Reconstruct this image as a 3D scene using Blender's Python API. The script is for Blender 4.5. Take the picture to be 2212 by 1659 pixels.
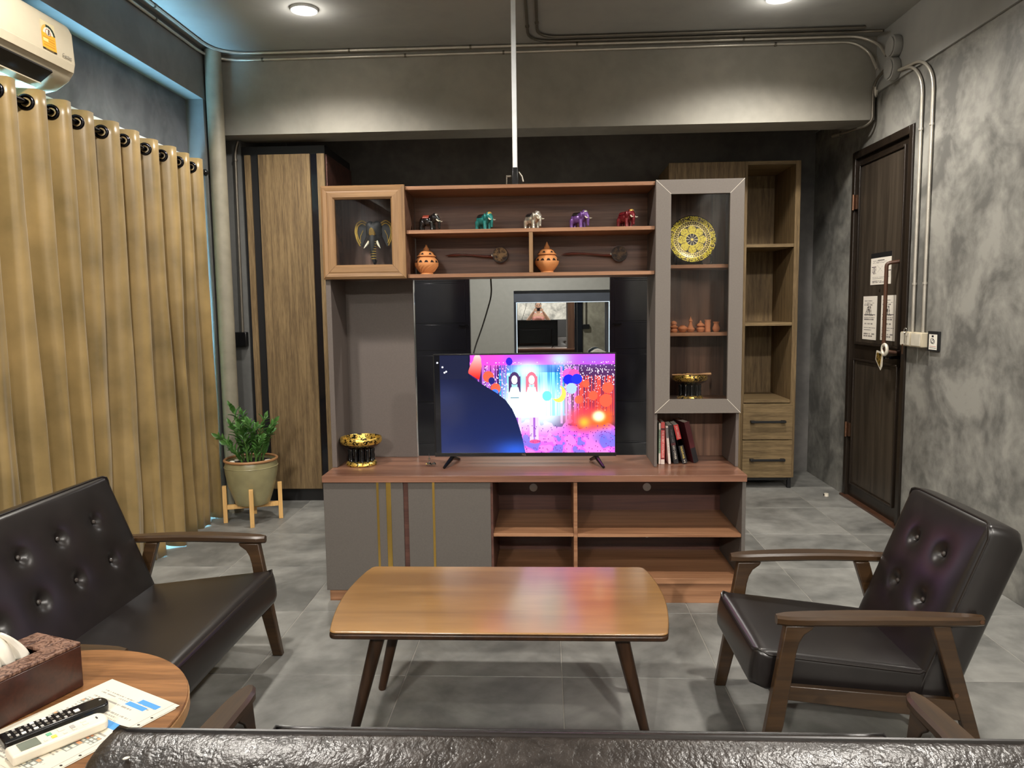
import bpy, bmesh, math, random
import numpy as np
from mathutils import Vector, Matrix, Euler

# ------------------------------------------------------------------ scene, camera, light
for o in list(bpy.data.objects):
    bpy.data.objects.remove(o, do_unlink=True)
SC = bpy.context.scene
COL = SC.collection
PI = math.pi
random.seed(7)
RNG = np.random.default_rng(11)


def lin(r, g, b):
    def f(c):
        c /= 255.0
        return c / 12.92 if c <= 0.04045 else ((c + 0.055) / 1.055) ** 2.4
    return (f(r), f(g), f(b))


# camera: 26 mm-equivalent phone lens held at 1.30 m, pitched 5.8 deg down
cam_d = bpy.data.cameras.new('camera')
cam_d.sensor_fit = 'HORIZONTAL'
cam_d.sensor_width = 36.0
cam_d.lens = 36.0 * 1620.0 / 2212.0
cam_d.clip_start = 0.02
cam = bpy.data.objects.new('camera', cam_d)
COL.objects.link(cam)
cam.matrix_world = Matrix((
    (0.99888604, 0.00822282, 0.04646564, 0.0),
    (0.04538660, 0.10203007, -0.99374540, 0.0),
    (-0.01291228, 0.99474733, 0.10154321, 1.30),
    (0, 0, 0, 1)))
SC.camera = cam

SC.view_settings.view_transform = 'Standard'
SC.view_settings.look = 'None'
SC.view_settings.gamma = 1.0
SC.view_settings.use_curve_mapping = False
SC.view_settings.exposure = 0.30
SC.cycles.max_bounces = 10
SC.cycles.diffuse_bounces = 6
SC.cycles.glossy_bounces = 5
SC.cycles.transparent_max_bounces = 12
SC.cycles.sample_clamp_indirect = 6.0
SC.cycles.caustics_reflective = False
SC.cycles.caustics_refractive = False

W = bpy.data.worlds.new('world')
SC.world = W
W.use_nodes = True
W.node_tree.nodes['Background'].inputs[0].default_value = (0.55, 0.75, 1.0, 1)
W.node_tree.nodes['Background'].inputs[1].default_value = 0.3

WARM = (1.0, 0.945, 0.865)
COOL = (0.80, 0.90, 1.0)


def spot(name, loc, energy, color, size=152, blend=0.75, radius=0.05, parent=None, direction=None):
    d = bpy.data.lights.new(name, 'SPOT')
    d.energy = energy
    d.color = color
    d.spot_size = math.radians(size)
    d.spot_blend = blend
    d.shadow_soft_size = radius
    o = bpy.data.objects.new(name, d)
    COL.objects.link(o)
    o.location = loc
    if parent:
        o.parent = parent
    return o


# ceiling downlights behind the photographer (the two in view carry their own light)
for i, (lx, ly, e) in enumerate([(-1.28, 2.05, 125), (1.25, 2.05, 125), (-1.28, -0.2, 55), (1.25, -0.2, 55), (-1.28, -2.7, 400), (1.25, -2.7, 400)]):
    spot('room_downlight_light', (lx, ly, 2.86), e, WARM, 168, 0.35, 0.06)
# bathroom / bedroom light beyond the open black doors
spot('far_room_light', (-0.2, 6.9, 2.6), 85, (1.0, 0.97, 0.93), 160)

# ------------------------------------------------------------------ materials
MATS = {}


def _mat(name):
    m = bpy.data.materials.new(name)
    m.use_nodes = True
    nt = m.node_tree
    b = nt.nodes['Principled BSDF']
    MATS[name] = m
    return m, nt, b


def setp(b, rough=0.5, metal=0.0, spec=0.5, coat=0.0, coat_rough=0.1, sheen=0.0):
    b.inputs['Roughness'].default_value = rough
    b.inputs['Metallic'].default_value = metal
    b.inputs['Specular IOR Level'].default_value = spec
    b.inputs['Coat Weight'].default_value = coat
    b.inputs['Coat Roughness'].default_value = coat_rough
    b.inputs['Sheen Weight'].default_value = sheen


def plain(name, rgb, rough=0.5, metal=0.0, spec=0.5, vary=0.08, scale=20.0, **k):
    """a plain colour with a slight procedural mottling"""
    m, nt, b = _mat(name)
    setp(b, rough, metal, spec, **k)
    c = lin(*rgb)
    tc = nt.nodes.new('ShaderNodeTexCoord')
    n = nt.nodes.new('ShaderNodeTexNoise')
    n.inputs['Scale'].default_value = scale
    n.inputs['Detail'].default_value = 3
    nt.links.new(tc.outputs['Object'], n.inputs['Vector'])
    r = nt.nodes.new('ShaderNodeValToRGB')
    r.color_ramp.elements[0].position = 0.3
    r.color_ramp.elements[1].position = 0.7
    r.color_ramp.elements[0].color = tuple(x * (1 - vary) for x in c) + (1,)
    r.color_ramp.elements[1].color = tuple(min(1, x * (1 + vary)) for x in c) + (1,)
    nt.links.new(n.outputs['Fac'], r.inputs[0])
    nt.links.new(r.outputs[0], b.inputs['Base Color'])
    return m


def emit(name, rgb, strength):
    m, nt, b = _mat(name)
    b.inputs['Base Color'].default_value = lin(*rgb) + (1,)
    b.inputs['Emission Color'].default_value = lin(*rgb) + (1,)
    b.inputs['Emission Strength'].default_value = strength
    return m


def wood(name, dark, light, axis, across=26.0, along=1.3, rough=0.42, spec=0.4, contrast=(0.32, 0.70), bump=0.05, coat=0.0, fine=0.35):
    m, nt, b = _mat(name)
    setp(b, rough, 0, spec, coat=coat, coat_rough=0.16)
    tc = nt.nodes.new('ShaderNodeTexCoord')
    oi = nt.nodes.new('ShaderNodeObjectInfo')
    mp = nt.nodes.new('ShaderNodeMapping')
    s = [across] * 3
    s[axis] = along
    mp.inputs['Scale'].default_value = s
    add = nt.nodes.new('ShaderNodeVectorMath')
    add.operation = 'ADD'
    mul = nt.nodes.new('ShaderNodeMath')
    mul.operation = 'MULTIPLY'
    mul.inputs[1].default_value = 37.0
    nt.links.new(oi.outputs['Random'], mul.inputs[0])
    nt.links.new(tc.outputs['Object'], mp.inputs['Vector'])
    nt.links.new(mp.outputs[0], add.inputs[0])
    nt.links.new(mul.outputs[0], add.inputs[1])
    n1 = nt.nodes.new('ShaderNodeTexNoise')
    n1.inputs['Scale'].default_value = 1.0
    n1.inputs['Detail'].default_value = 5
    n1.inputs['Distortion'].default_value = 0.6
    nt.links.new(add.outputs[0], n1.inputs['Vector'])
    n2 = nt.nodes.new('ShaderNodeTexNoise')
    n2.inputs['Scale'].default_value = 6.0
    n2.inputs['Detail'].default_value = 3
    nt.links.new(add.outputs[0], n2.inputs['Vector'])
    mx = nt.nodes.new('ShaderNodeMath')
    mx.operation = 'MULTIPLY_ADD'
    mx.inputs[1].default_value = fine
    sub = nt.nodes.new('ShaderNodeMath')
    sub.operation = 'SUBTRACT'
    sub.inputs[1].default_value = 0.5
    nt.links.new(n2.outputs['Fac'], sub.inputs[0])
    nt.links.new(sub.outputs[0], mx.inputs[0])
    nt.links.new(n1.outputs['Fac'], mx.inputs[2])
    r = nt.nodes.new('ShaderNodeValToRGB')
    r.color_ramp.elements[0].position, r.color_ramp.elements[1].position = contrast
    r.color_ramp.elements[0].color = lin(*dark) + (1,)
    r.color_ramp.elements[1].color = lin(*light) + (1,)
    nt.links.new(mx.outputs[0], r.inputs[0])
    nt.links.new(r.outputs[0], b.inputs['Base Color'])
    if bump:
        bp = nt.nodes.new('ShaderNodeBump')
        bp.inputs['Strength'].default_value = bump
        bp.inputs['Distance'].default_value = 0.002
        nt.links.new(n2.outputs['Fac'], bp.inputs['Height'])
        nt.links.new(bp.outputs[0], b.inputs['Normal'])
    return m


def blotch(name, a, b_, scale=2.0, rough=0.6, spec=0.3, lo=0.38, hi=0.62, bump=0.1, detail=8, dist=0.4, rnd=False, stretch=None, rough2=None):
    """mottled plaster, concrete, stone tile"""
    m, nt, b = _mat(name)
    setp(b, rough, 0, spec)
    tc = nt.nodes.new('ShaderNodeTexCoord')
    src = tc.outputs['Object']
    if stretch:
        mp = nt.nodes.new('ShaderNodeMapping')
        mp.inputs['Scale'].default_value = stretch
        nt.links.new(src, mp.inputs['Vector'])
        src = mp.outputs[0]
    if rnd:
        oi = nt.nodes.new('ShaderNodeObjectInfo')
        mul = nt.nodes.new('ShaderNodeMath')
        mul.operation = 'MULTIPLY'
        mul.inputs[1].default_value = 53.0
        nt.links.new(oi.outputs['Random'], mul.inputs[0])
        add = nt.nodes.new('ShaderNodeVectorMath')
        nt.links.new(src, add.inputs[0])
        nt.links.new(mul.outputs[0], add.inputs[1])
        src = add.outputs[0]
    n = nt.nodes.new('ShaderNodeTexNoise')
    n.inputs['Scale'].default_value = scale
    n.inputs['Detail'].default_value = detail
    n.inputs['Roughness'].default_value = 0.6
    n.inputs['Distortion'].default_value = dist
    nt.links.new(src, n.inputs['Vector'])
    n2 = nt.nodes.new('ShaderNodeTexNoise')
    n2.inputs['Scale'].default_value = scale * 6
    n2.inputs['Detail'].default_value = 6
    nt.links.new(src, n2.inputs['Vector'])
    ma = nt.nodes.new('ShaderNodeMath')
    ma.operation = 'MULTIPLY_ADD'
    ma.inputs[1].default_value = 0.3
    sub = nt.nodes.new('ShaderNodeMath')
    sub.operation = 'SUBTRACT'
    sub.inputs[1].default_value = 0.5
    nt.links.new(n2.outputs['Fac'], sub.inputs[0])
    nt.links.new(sub.outputs[0], ma.inputs[0])
    nt.links.new(n.outputs['Fac'], ma.inputs[2])
    r = nt.nodes.new('ShaderNodeValToRGB')
    r.color_ramp.elements[0].position = lo
    r.color_ramp.elements[1].position = hi
    r.color_ramp.elements[0].color = lin(*a) + (1,)
    r.color_ramp.elements[1].color = lin(*b_) + (1,)
    nt.links.new(ma.outputs[0], r.inputs[0])
    nt.links.new(r.outputs[0], b.inputs['Base Color'])
    if rough2 is not None:
        mr = nt.nodes.new('ShaderNodeMapRange')
        mr.inputs['To Min'].default_value = rough
        mr.inputs['To Max'].default_value = rough2
        nt.links.new(ma.outputs[0], mr.inputs['Value'])
        nt.links.new(mr.outputs[0], b.inputs['Roughness'])
    if bump:
        bp = nt.nodes.new('ShaderNodeBump')
        bp.inputs['Strength'].default_value = bump
        bp.inputs['Distance'].default_value = 0.004
        nt.links.new(ma.outputs[0], bp.inputs['Height'])
        nt.links.new(bp.outputs[0], b.inputs['Normal'])
    return m


def leather(name, rgb, rough, scale, bump, spec=0.6, wr=0.5):
    m, nt, b = _mat(name)
    setp(b, rough, 0, spec)
    tc = nt.nodes.new('ShaderNodeTexCoord')
    n = nt.nodes.new('ShaderNodeTexNoise')
    n.inputs['Scale'].default_value = scale
    n.inputs['Detail'].default_value = 3
    n.inputs['Distortion'].default_value = 0.3
    nt.links.new(tc.outputs['Object'], n.inputs['Vector'])
    v = nt.nodes.new('ShaderNodeTexNoise')
    v.inputs['Scale'].default_value = scale * 4
    v.inputs['Detail'].default_value = 2
    nt.links.new(tc.outputs['Object'], v.inputs['Vector'])
    ad = nt.nodes.new('ShaderNodeMath')
    ad.operation = 'MULTIPLY_ADD'
    ad.inputs[1].default_value = 0.5
    nt.links.new(v.outputs['Fac'], ad.inputs[0])
    nt.links.new(n.outputs['Fac'], ad.inputs[2])
    bp = nt.nodes.new('ShaderNodeBump')
    bp.inputs['Strength'].default_value = bump
    bp.inputs['Distance'].default_value = 0.004
    if bump:
        nt.links.new(ad.outputs[0], bp.inputs['Height'])
        nt.links.new(bp.outputs[0], b.inputs['Normal'])
    r = nt.nodes.new('ShaderNodeValToRGB')
    c = lin(*rgb)
    r.color_ramp.elements[0].position = 0.35
    r.color_ramp.elements[1].position = 0.7
    r.color_ramp.elements[0].color = tuple(x * 0.75 for x in c) + (1,)
    r.color_ramp.elements[1].color = tuple(x * 1.35 for x in c) + (1,)
    nt.links.new(n.outputs['Fac'], r.inputs[0])
    nt.links.new(r.outputs[0], b.inputs['Base Color'])
    mr = nt.nodes.new('ShaderNodeMapRange')
    mr.inputs['To Min'].default_value = max(0.05, rough - 0.12 * wr)
    mr.inputs['To Max'].default_value = rough + 0.2 * wr
    nt.links.new(n.outputs['Fac'], mr.inputs['Value'])
    nt.links.new(mr.outputs[0], b.inputs['Roughness'])
    return m


def glass(name, tint=(1, 1, 1), base=0.06):
    """thin clear pane: transparent with a mirror-like Fresnel reflection"""
    m = bpy.data.materials.new(name)
    m.use_nodes = True
    nt = m.node_tree
    nt.nodes.clear()
    out = nt.nodes.new('ShaderNodeOutputMaterial')
    mix = nt.nodes.new('ShaderNodeMixShader')
    t = nt.nodes.new('ShaderNodeBsdfTransparent')
    t.inputs[0].default_value = tuple(tint) + (1,)
    g = nt.nodes.new('ShaderNodeBsdfGlossy')
    g.inputs['Roughness'].default_value = 0.01
    fr = nt.nodes.new('ShaderNodeLayerWeight')
    fr.inputs['Blend'].default_value = 0.5
    pw = nt.nodes.new('ShaderNodeMath')
    pw.operation = 'POWER'
    pw.inputs[1].default_value = 4.0
    nt.links.new(fr.outputs['Facing'], pw.inputs[0])
    ad = nt.nodes.new('ShaderNodeMath')
    ad.operation = 'MULTIPLY_ADD'
    ad.inputs[1].default_value = 0.7
    ad.inputs[2].default_value = base
    nt.links.new(pw.outputs[0], ad.inputs[0])
    nt.links.new(ad.outputs[0], mix.inputs[0])
    nt.links.new(t.outputs[0], mix.inputs[1])
    nt.links.new(g.outputs[0], mix.inputs[2])
    nt.links.new(mix.outputs[0], out.inputs[0])
    MATS[name] = m
    return m


def vcol(name, rough=0.5, metal=0.0, emission=0.0, spec=0.4):
    """printed colour from the mesh's own colour attribute"""
    m, nt, b = _mat(name)
    setp(b, rough, metal, spec)
    a = nt.nodes.new('ShaderNodeAttribute')
    a.attribute_name = 'Col'
    if emission:
        b.inputs['Base Color'].default_value = (0.004, 0.004, 0.005, 1)
        b.inputs['Roughness'].default_value = 0.12
        nt.links.new(a.outputs['Color'], b.inputs['Emission Color'])
        b.inputs['Emission Strength'].default_value = emission
    else:
        nt.links.new(a.outputs['Color'], b.inputs['Base Color'])
    return m


M = MATS
# surfaces of the room
blotch('floor_tile', (101, 101, 98), (153, 152, 147), 2.2, 0.42, 0.45, 0.34, 0.68, 0.05, 9, 0.6, rnd=True, rough2=0.6)
plain('grout', (158, 154, 146), 0.9, vary=0.1)
blotch('ceiling_paint', (158, 158, 155), (167, 167, 163), 1.5, 0.85, 0.1, bump=0.02)
blotch('beam_paint', (144, 141, 132), (157, 153, 143), 2.5, 0.6, 0.25, bump=0.03)
blotch('left_beam_paint', (112, 112, 110), (124, 124, 121), 2.5, 0.7, 0.2, bump=0.04)
blotch('right_plaster', (104, 103, 99), (156, 154, 147), 3.4, 0.45, 0.45, 0.38, 0.64, 0.04, 10, 0.6)
blotch('left_plaster', (86, 88, 92), (112, 114, 118), 2.4, 0.5, 0.4, 0.38, 0.64, 0.05, 9, 1.2)
blotch('black_wall', (94, 92, 90), (112, 109, 106), 3.0, 0.6, 0.3, bump=0.04)
blotch('bedroom_plaster', (150, 145, 128), (186, 180, 160), 3.0, 0.6, 0.3, bump=0.06)
plain('far_wall_paint', (168, 168, 160), 0.8, vary=0.04)
plain('slate_laminate', (86, 92, 102), 0.5, vary=0.08, scale=8)
plain('white_trim', (226, 230, 232), 0.4)
plain('pipe_paint', (134, 128, 112), 0.5, vary=0.12, scale=14)
plain('wall_strip', (92, 92, 90), 0.7)
# furniture
wood('walnut_h', (92, 66, 54), (140, 106, 86), 0, across=24, along=1.0, rough=0.38)
wood('walnut_v', (92, 66, 54), (140, 106, 86), 2, across=24, along=1.0, rough=0.38)
wood('walnut_edge', (128, 88, 62), (168, 124, 92), 0, across=40, along=1.2, rough=0.4)
wood('walnut_dark', (66, 42, 38), (98, 66, 56), 0, across=22, along=0.9, rough=0.38)
wood('slab_wood', (104, 70, 56), (150, 108, 86), 0, across=24, along=0.9, rough=0.28, spec=0.5)
wood('frame_h', (126, 95, 64), (166, 130, 92), 0, across=34, along=1.5, rough=0.4)
wood('frame_v', (126, 95, 64), (166, 130, 92), 2, across=34, along=1.5, rough=0.4)
plain('grey_laminate', (98, 89, 84), 0.55, vary=0.06, scale=160)
plain('grey_door', (112, 104, 97), 0.55, vary=0.05, scale=160)
plain('grey_console', (92, 86, 81), 0.55, vary=0.06, scale=160)
plain('gold_strip', (214, 176, 92), 0.28, 1.0, vary=0.05)
wood('ward_v', (92, 74, 50), (138, 115, 80), 2, across=60, along=3.0, rough=0.6, contrast=(0.28, 0.74), fine=0.7)
wood('ward_h', (98, 80, 54), (146, 123, 87), 0, across=50, along=3.0, rough=0.6, contrast=(0.28, 0.74), fine=0.7)
plain('black_metal', (20, 20, 22), 0.45)
plain('black_gloss', (15, 15, 22), 0.12, spec=0.6, vary=0.1)
plain('black_plastic', (14, 14, 15), 0.25, spec=0.5)
plain('black_matte', (16, 15, 16), 0.6)
wood('table_top', (126, 90, 48), (158, 118, 68), 0, across=9, along=1.2, rough=0.36, spec=0.5, fine=0.25, bump=0.02, coat=1.0)
wood('table_dark', (40, 26, 16), (62, 40, 24), 2, across=30, along=2, rough=0.35)
wood('arm_wood', (46, 31, 17), (70, 49, 28), 0, across=30, along=2.0, rough=0.35, spec=0.5, coat=0.2)
plain('leather', (28, 24, 23), 0.3, spec=0.6, vary=0.18, scale=16)
leather('leather_worn', (42, 36, 32), 0.30, 48, 0.45, 0.7, 0.6)
plain('piping', (26, 21, 19), 0.3, spec=0.6)
plain('button', (60, 54, 50), 0.15, spec=0.8)
wood('side_wood', (104, 68, 39), (148, 103, 63), 0, across=30, along=2.2, rough=0.38, fine=0.5)
wood('side_edge', (178, 132, 88), (204, 160, 112), 0, across=30, along=3, rough=0.45)
wood('box_wood', (48, 24, 17), (70, 37, 27), 0, across=28, along=3, rough=0.3, coat=0.2)
plain('tissue', (236, 230, 216), 0.9, spec=0.1)
plain('white_plastic', (228, 220, 202), 0.35)
plain('cream_plastic', (212, 200, 174), 0.55, spec=0.25, vary=0.02)
plain('steel', (206, 200, 188), 0.3, 0.55, vary=0.06)
plain('steel_dull', (120, 114, 104), 0.4, 0.8, vary=0.06)
plain('chrome', (215, 215, 218), 0.1, 1.0, vary=0.02)
plain('dark_chrome', (50, 50, 54), 0.16, 1.0, vary=0.05)
plain('copper', (128, 96, 76), 0.35, 0.9)
plain('clay_pot', (150, 142, 104), 0.32, spec=0.6, vary=0.12, scale=14)
plain('clay_rim', (160, 116, 76), 0.45, vary=0.1)
plain('soil', (34, 26, 20), 0.95, vary=0.4, scale=60)
wood('pine', (206, 158, 94), (232, 190, 124), 2, across=24, along=2, rough=0.5)
plain('leaf', (74, 118, 54), 0.35, spec=0.6, vary=0.3, scale=30)
plain('stem_green', (82, 116, 54), 0.45)
plain('terracotta', (208, 140, 84), 0.7, vary=0.08)
plain('terracotta_small', (184, 118, 78), 0.75, vary=0.1)
plain('cutout_shade', (34, 18, 10), 0.9)  # dark colour stands in for the shade inside the jar openings
plain('gold', (220, 184, 92), 0.3, 0.6, vary=0.12, scale=60)
plain('lacquer_black', (12, 12, 14), 0.14, spec=0.7)
blotch('gold_lacquer', (16, 12, 6), (224, 186, 92), 80, 0.3, 0.6, 0.455, 0.49, 0.0, 3, 1.0)
MATS['gold_lacquer'].node_tree.nodes['Principled BSDF'].inputs['Metallic'].default_value = 0.75
plain('ivory', (238, 230, 206), 0.35)
wood('handle_red', (78, 32, 20), (112, 52, 34), 0, across=40, along=4, rough=0.35)
blotch('coconut', (46, 30, 20), (158, 128, 88), 26, 0.5, 0.3, 0.42, 0.58, 0.1, 6, 1.0)
blotch('coconut_dark', (38, 28, 22), (104, 80, 56), 26, 0.5, 0.3, 0.44, 0.62, 0.1, 6, 1.0)
plain('coconut_skin', (44, 26, 20), 0.35)
plain('paper', (216, 209, 195), 0.85, vary=0.02)
plain('ink', (60, 58, 60), 0.9)
wood('door_wood', (30, 24, 19), (46, 37, 29), 2, across=26, along=1.4, rough=0.35)
wood('door_panel', (50, 43, 36), (74, 65, 55), 2, across=26, along=1.4, rough=0.4)
wood('door_edge', (66, 42, 30), (92, 62, 46), 2, across=26, along=1.4, rough=0.35)
plain('skin', (206, 164, 138), 0.5)
plain('pink_top', (222, 160, 152), 0.8)
plain('hair', (26, 20, 18), 0.5)
plain('trousers', (40, 42, 52), 0.8)
glass('pane_glass', (0.96, 0.97, 0.97), 0.016)
glass('tower_glass', (0.90, 0.89, 0.88), 0.018)
vcol('screen_print', emission=1.35)
vcol('flat_print', 0.8)
vcol('plate_print', 0.3, 0.12)
emit('lamp_glow', (255, 240, 214), 22.0)
emit('window_daylight', (150, 215, 255), 70.0)
emit('led', (215, 238, 255), 2.2)
m_, nt_, b_ = _mat('mirror')
setp(b_, 0.01, 1.0)
b_.inputs['Base Color'].default_value = (0.86, 0.89, 0.90, 1)
# satin curtain
m_, nt_, b_ = _mat('curtain_satin')
setp(b_, 0.36, 0.0, 0.6, sheen=0.2)
tc_ = nt_.nodes.new('ShaderNodeTexCoord')
n_ = nt_.nodes.new('ShaderNodeTexNoise')
n_.inputs['Scale'].default_value = 5
n_.inputs['Detail'].default_value = 6
nt_.links.new(tc_.outputs['Object'], n_.inputs['Vector'])
r_ = nt_.nodes.new('ShaderNodeValToRGB')
r_.color_ramp.elements[0].color = lin(116, 97, 58) + (1,)
r_.color_ramp.elements[1].color = lin(158, 132, 84) + (1,)
r_.color_ramp.elements[0].position = 0.3
r_.color_ramp.elements[1].position = 0.7
nt_.links.new(n_.outputs['Fac'], r_.inputs[0])
nt_.links.new(r_.outputs[0], b_.inputs['Base Color'])
bp_ = nt_.nodes.new('ShaderNodeBump')
bp_.inputs['Strength'].default_value = 0.15
bp_.inputs['Distance'].default_value = 0.01
nt_.links.new(n_.outputs['Fac'], bp_.inputs['Height'])
nt_.links.new(bp_.outputs[0], b_.inputs['Normal'])


# ------------------------------------------------------------------ mesh helpers
def world_origin(o):
    v = Vector((0, 0, 0))
    while o is not None:
        v += Vector(o.location)
        o = o.parent
    return v


class MB:
    """collects shapes in world coordinates; build() links them as ONE mesh object"""

    def __init__(s):
        s.v, s.f = [], []

    def box(s, x0, x1, y0, y1, z0, z1, rot=None):
        p = [(x0, y0, z0), (x1, y0, z0), (x1, y1, z0), (x0, y1, z0), (x0, y0, z1), (x1, y0, z1), (x1, y1, z1), (x0, y1, z1)]
        return s.hexa(p)

    def hexa(s, p):
        n = len(s.v)
        s.v += [tuple(q) for q in p]
        s.f += [tuple(n + i for i in q) for q in ((0, 3, 2, 1), (4, 5, 6, 7), (0, 1, 5, 4), (1, 2, 6, 5), (2, 3, 7, 6), (3, 0, 4, 7))]
        return s

    def tube(s, pts, r, seg=8, closed=False, caps=True):
        pts = [Vector(p) for p in pts]
        n = len(pts)
        rs = r if isinstance(r, (list, tuple)) else [r] * n
        base = len(s.v)
        up = None
        for i in range(n):
            a = pts[(i - 1) % n] if (closed or i > 0) else pts[i]
            b = pts[(i + 1) % n] if (closed or i < n - 1) else pts[i]
            t = (b - a).normalized()
            if up is None:
                up = Vector((0, 0, 1)) if abs(t.z) < 0.9 else Vector((1, 0, 0))
            side = t.cross(up)
            if side.length < 1e-6:
                side = t.cross(Vector((0.3, 0.8, 0.5)))
            side.normalize()
            up = side.cross(t).normalized()
            for k in range(seg):
                an = 2 * PI * k / seg
                s.v.append(tuple(pts[i] + rs[i] * (math.cos(an) * side + math.sin(an) * up)))
        m = n if closed else n - 1
        for i in range(m):
            for k in range(seg):
                a0 = base + i * seg + k
                a1 = base + i * seg + (k + 1) % seg
                b0 = base + ((i + 1) % n) * seg + k
                b1 = base + ((i + 1) % n) * seg + (k + 1) % seg
                s.f.append((a0, a1, b1, b0))
        if caps and not closed:
            s.f.append(tuple(base + k for k in range(seg))[::-1])
            s.f.append(tuple(base + (n - 1) * seg + k for k in range(seg)))
        return s

    def lathe(s, prof, c=(0, 0, 0), seg=32, axis='z', sx=1.0, sy=1.0):
        """prof: (radius, height) bottom to top; a radius of 0 closes the end"""
        base = len(s.v)
        rows = []
        for (r, h) in prof:
            row = []
            if r <= 1e-6:
                s.v.append((0, 0, h))
                row = [len(s.v) - 1] * seg
            else:
                for k in range(seg):
                    an = 2 * PI * k / seg
                    s.v.append((r * math.cos(an) * sx, r * math.sin(an) * sy, h))
                    row.append(len(s.v) - 1)
            rows.append(row)
        for i in range(len(rows) - 1):
            for k in range(seg):
                q = (rows[i][k], rows[i][(k + 1) % seg], rows[i + 1][(k + 1) % seg], rows[i + 1][k])
                u = tuple(dict.fromkeys(q))
                if len(u) > 2:
                    s.f.append(u)
        for i in range(base, len(s.v)):
            x, y, z = s.v[i]
            if axis == 'y':      # opens towards -y
                x, y, z = x, -z, y
            elif axis == 'x':
                x, y, z = z, y, -x
            s.v[i] = (x + c[0], y + c[1], z + c[2])
        return s

    def prism(s, poly, fn, t0, t1):
        """extrude a 2-D polygon: fn(a, b, t) -> xyz"""
        n = len(poly)
        base = len(s.v)
        for t in (t0, t1):
            s.v += [tuple(fn(a, b, t)) for a, b in poly]
        s.f.append(tuple(base + i for i in range(n))[::-1])
        s.f.append(tuple(base + n + i for i in range(n)))
        for i in range(n):
            j = (i + 1) % n
            s.f.append((base + i, base + j, base + n + j, base + n + i))
        return s

    def ball(s, c, r, seg=14, rings=9, rot=None):
        rx, ry, rz = r if isinstance(r, (tuple, list)) else (r, r, r)
        base = len(s.v)
        prof = [(math.sin(PI * i / rings), -math.cos(PI * i / rings)) for i in range(rings + 1)]
        prof[0] = (0, -1)
        prof[-1] = (0, 1)
        s.lathe(prof, seg=seg)
        for i in range(base, len(s.v)):
            x, y, z = s.v[i]
            q = Vector((x * rx, y * ry, z * rz))
            if rot is not None:
                q = rot @ q
            s.v[i] = (q.x + c[0], q.y + c[1], q.z + c[2])
        return s

    def grid(s, nx, ny, fn, flip=False, wrap=False):
        base = len(s.v)
        for j in range(ny + 1):
            for i in range(nx + 1):
                s.v.append(tuple(fn(i / nx, j / ny)))
        w = nx + 1
        for j in range(ny):
            for i in range(nx):
                q = (base + j * w + i, base + j * w + i + 1, base + (j + 1) * w + i + 1, base + (j + 1) * w + i)
                s.f.append(q[::-1] if flip else q)
        return s

    def mesh(s, name, org=Vector((0, 0, 0)), fix=True):
        me = bpy.data.meshes.new(name)
        me.from_pydata([(a - org.x, b - org.y, c - org.z) for a, b, c in s.v], [], s.f)
        if fix:
            bm = bmesh.new()
            bm.from_mesh(me)
            bmesh.ops.recalc_face_normals(bm, faces=bm.faces)
            bm.to_mesh(me)
            bm.free()
        me.update()
        return me

    def build(s, name, mat, parent=None, bevel=0.0, smooth=False, seg=2, fix=True, angle=40):
        org = world_origin(parent) if parent else Vector((0, 0, 0))
        me = s.mesh(name, org, fix)
        return put(name, me, mat, parent, bevel, smooth, seg, angle)


def put(name, me, mat, parent=None, bevel=0.0, smooth=False, seg=2, angle=40):
    o = bpy.data.objects.new(name, me)
    COL.objects.link(o)
    if mat and not me.materials:
        me.materials.append(M[mat])
    if parent:
        o.parent = parent
    if smooth:
        me.shade_smooth()
        me.set_sharp_from_angle(angle=math.radians(angle))
    if bevel:
        b = o.modifiers.new('bevel', 'BEVEL')
        b.width = bevel
        b.segments = seg
        b.limit_method = 'ANGLE'
        b.angle_limit = math.radians(35)
        if not smooth:
            me.shade_smooth()
            me.set_sharp_from_angle(angle=math.radians(30))
            b.harden_normals = False
    return o


def box(name, mat, x0, x1, y0, y1, z0, z1, parent=None, bevel=0.0):
    return MB().box(x0, x1, y0, y1, z0, z1).build(name, mat, parent, bevel)


def thing(name, label, cat, loc=(0, 0, 0), group=None):
    o = bpy.data.objects.new(name, None)
    COL.objects.link(o)
    o.location = loc
    o.empty_display_size = 0.05
    return tag(o, label, cat, group)


def tag(o, label, cat, group=None):
    o['label'] = label
    o['category'] = cat
    if group:
        o['group'] = group
    return o


def struct(o, label=None, cat=None):
    o['kind'] = 'structure'
    if label:
        o['label'] = label
    if cat:
        o['category'] = cat
    return o


def sempty(name, loc, label, cat):
    o = bpy.data.objects.new(name, None)
    COL.objects.link(o)
    o.location = loc
    return struct(o, label, cat)


_fonts = {}


def lettering(body, size, mat, parent, matrix, name='lettering', extrude=0.0004, align='CENTER', bold=0.0):
    """flat lettering; matrix maps text x/y/z to world"""
    cu = bpy.data.curves.new('txt', 'FONT')
    cu.body = body
    cu.size = size
    cu.align_x = align
    cu.align_y = 'CENTER'
    cu.extrude = extrude
    cu.offset = bold
    cu.resolution_u = 2
    tmp = bpy.data.objects.new('txt', cu)
    me = bpy.data.meshes.new_from_object(tmp)
    bpy.data.objects.remove(tmp)
    bpy.data.curves.remove(cu)
    org = world_origin(parent) if parent else Vector((0, 0, 0))
    me.transform(Matrix.Translation(-org) @ matrix)
    me.materials.clear()
    return put(name, me, mat, parent)


def frame_m(x, y, z, origin):
    """matrix whose columns are the given axes"""
    x, y, z = Vector(x), Vector(y), Vector(z)
    return Matrix(((x.x, y.x, z.x, origin[0]), (x.y, y.y, z.y, origin[1]), (x.z, y.z, z.z, origin[2]), (0, 0, 0, 1)))


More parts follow.
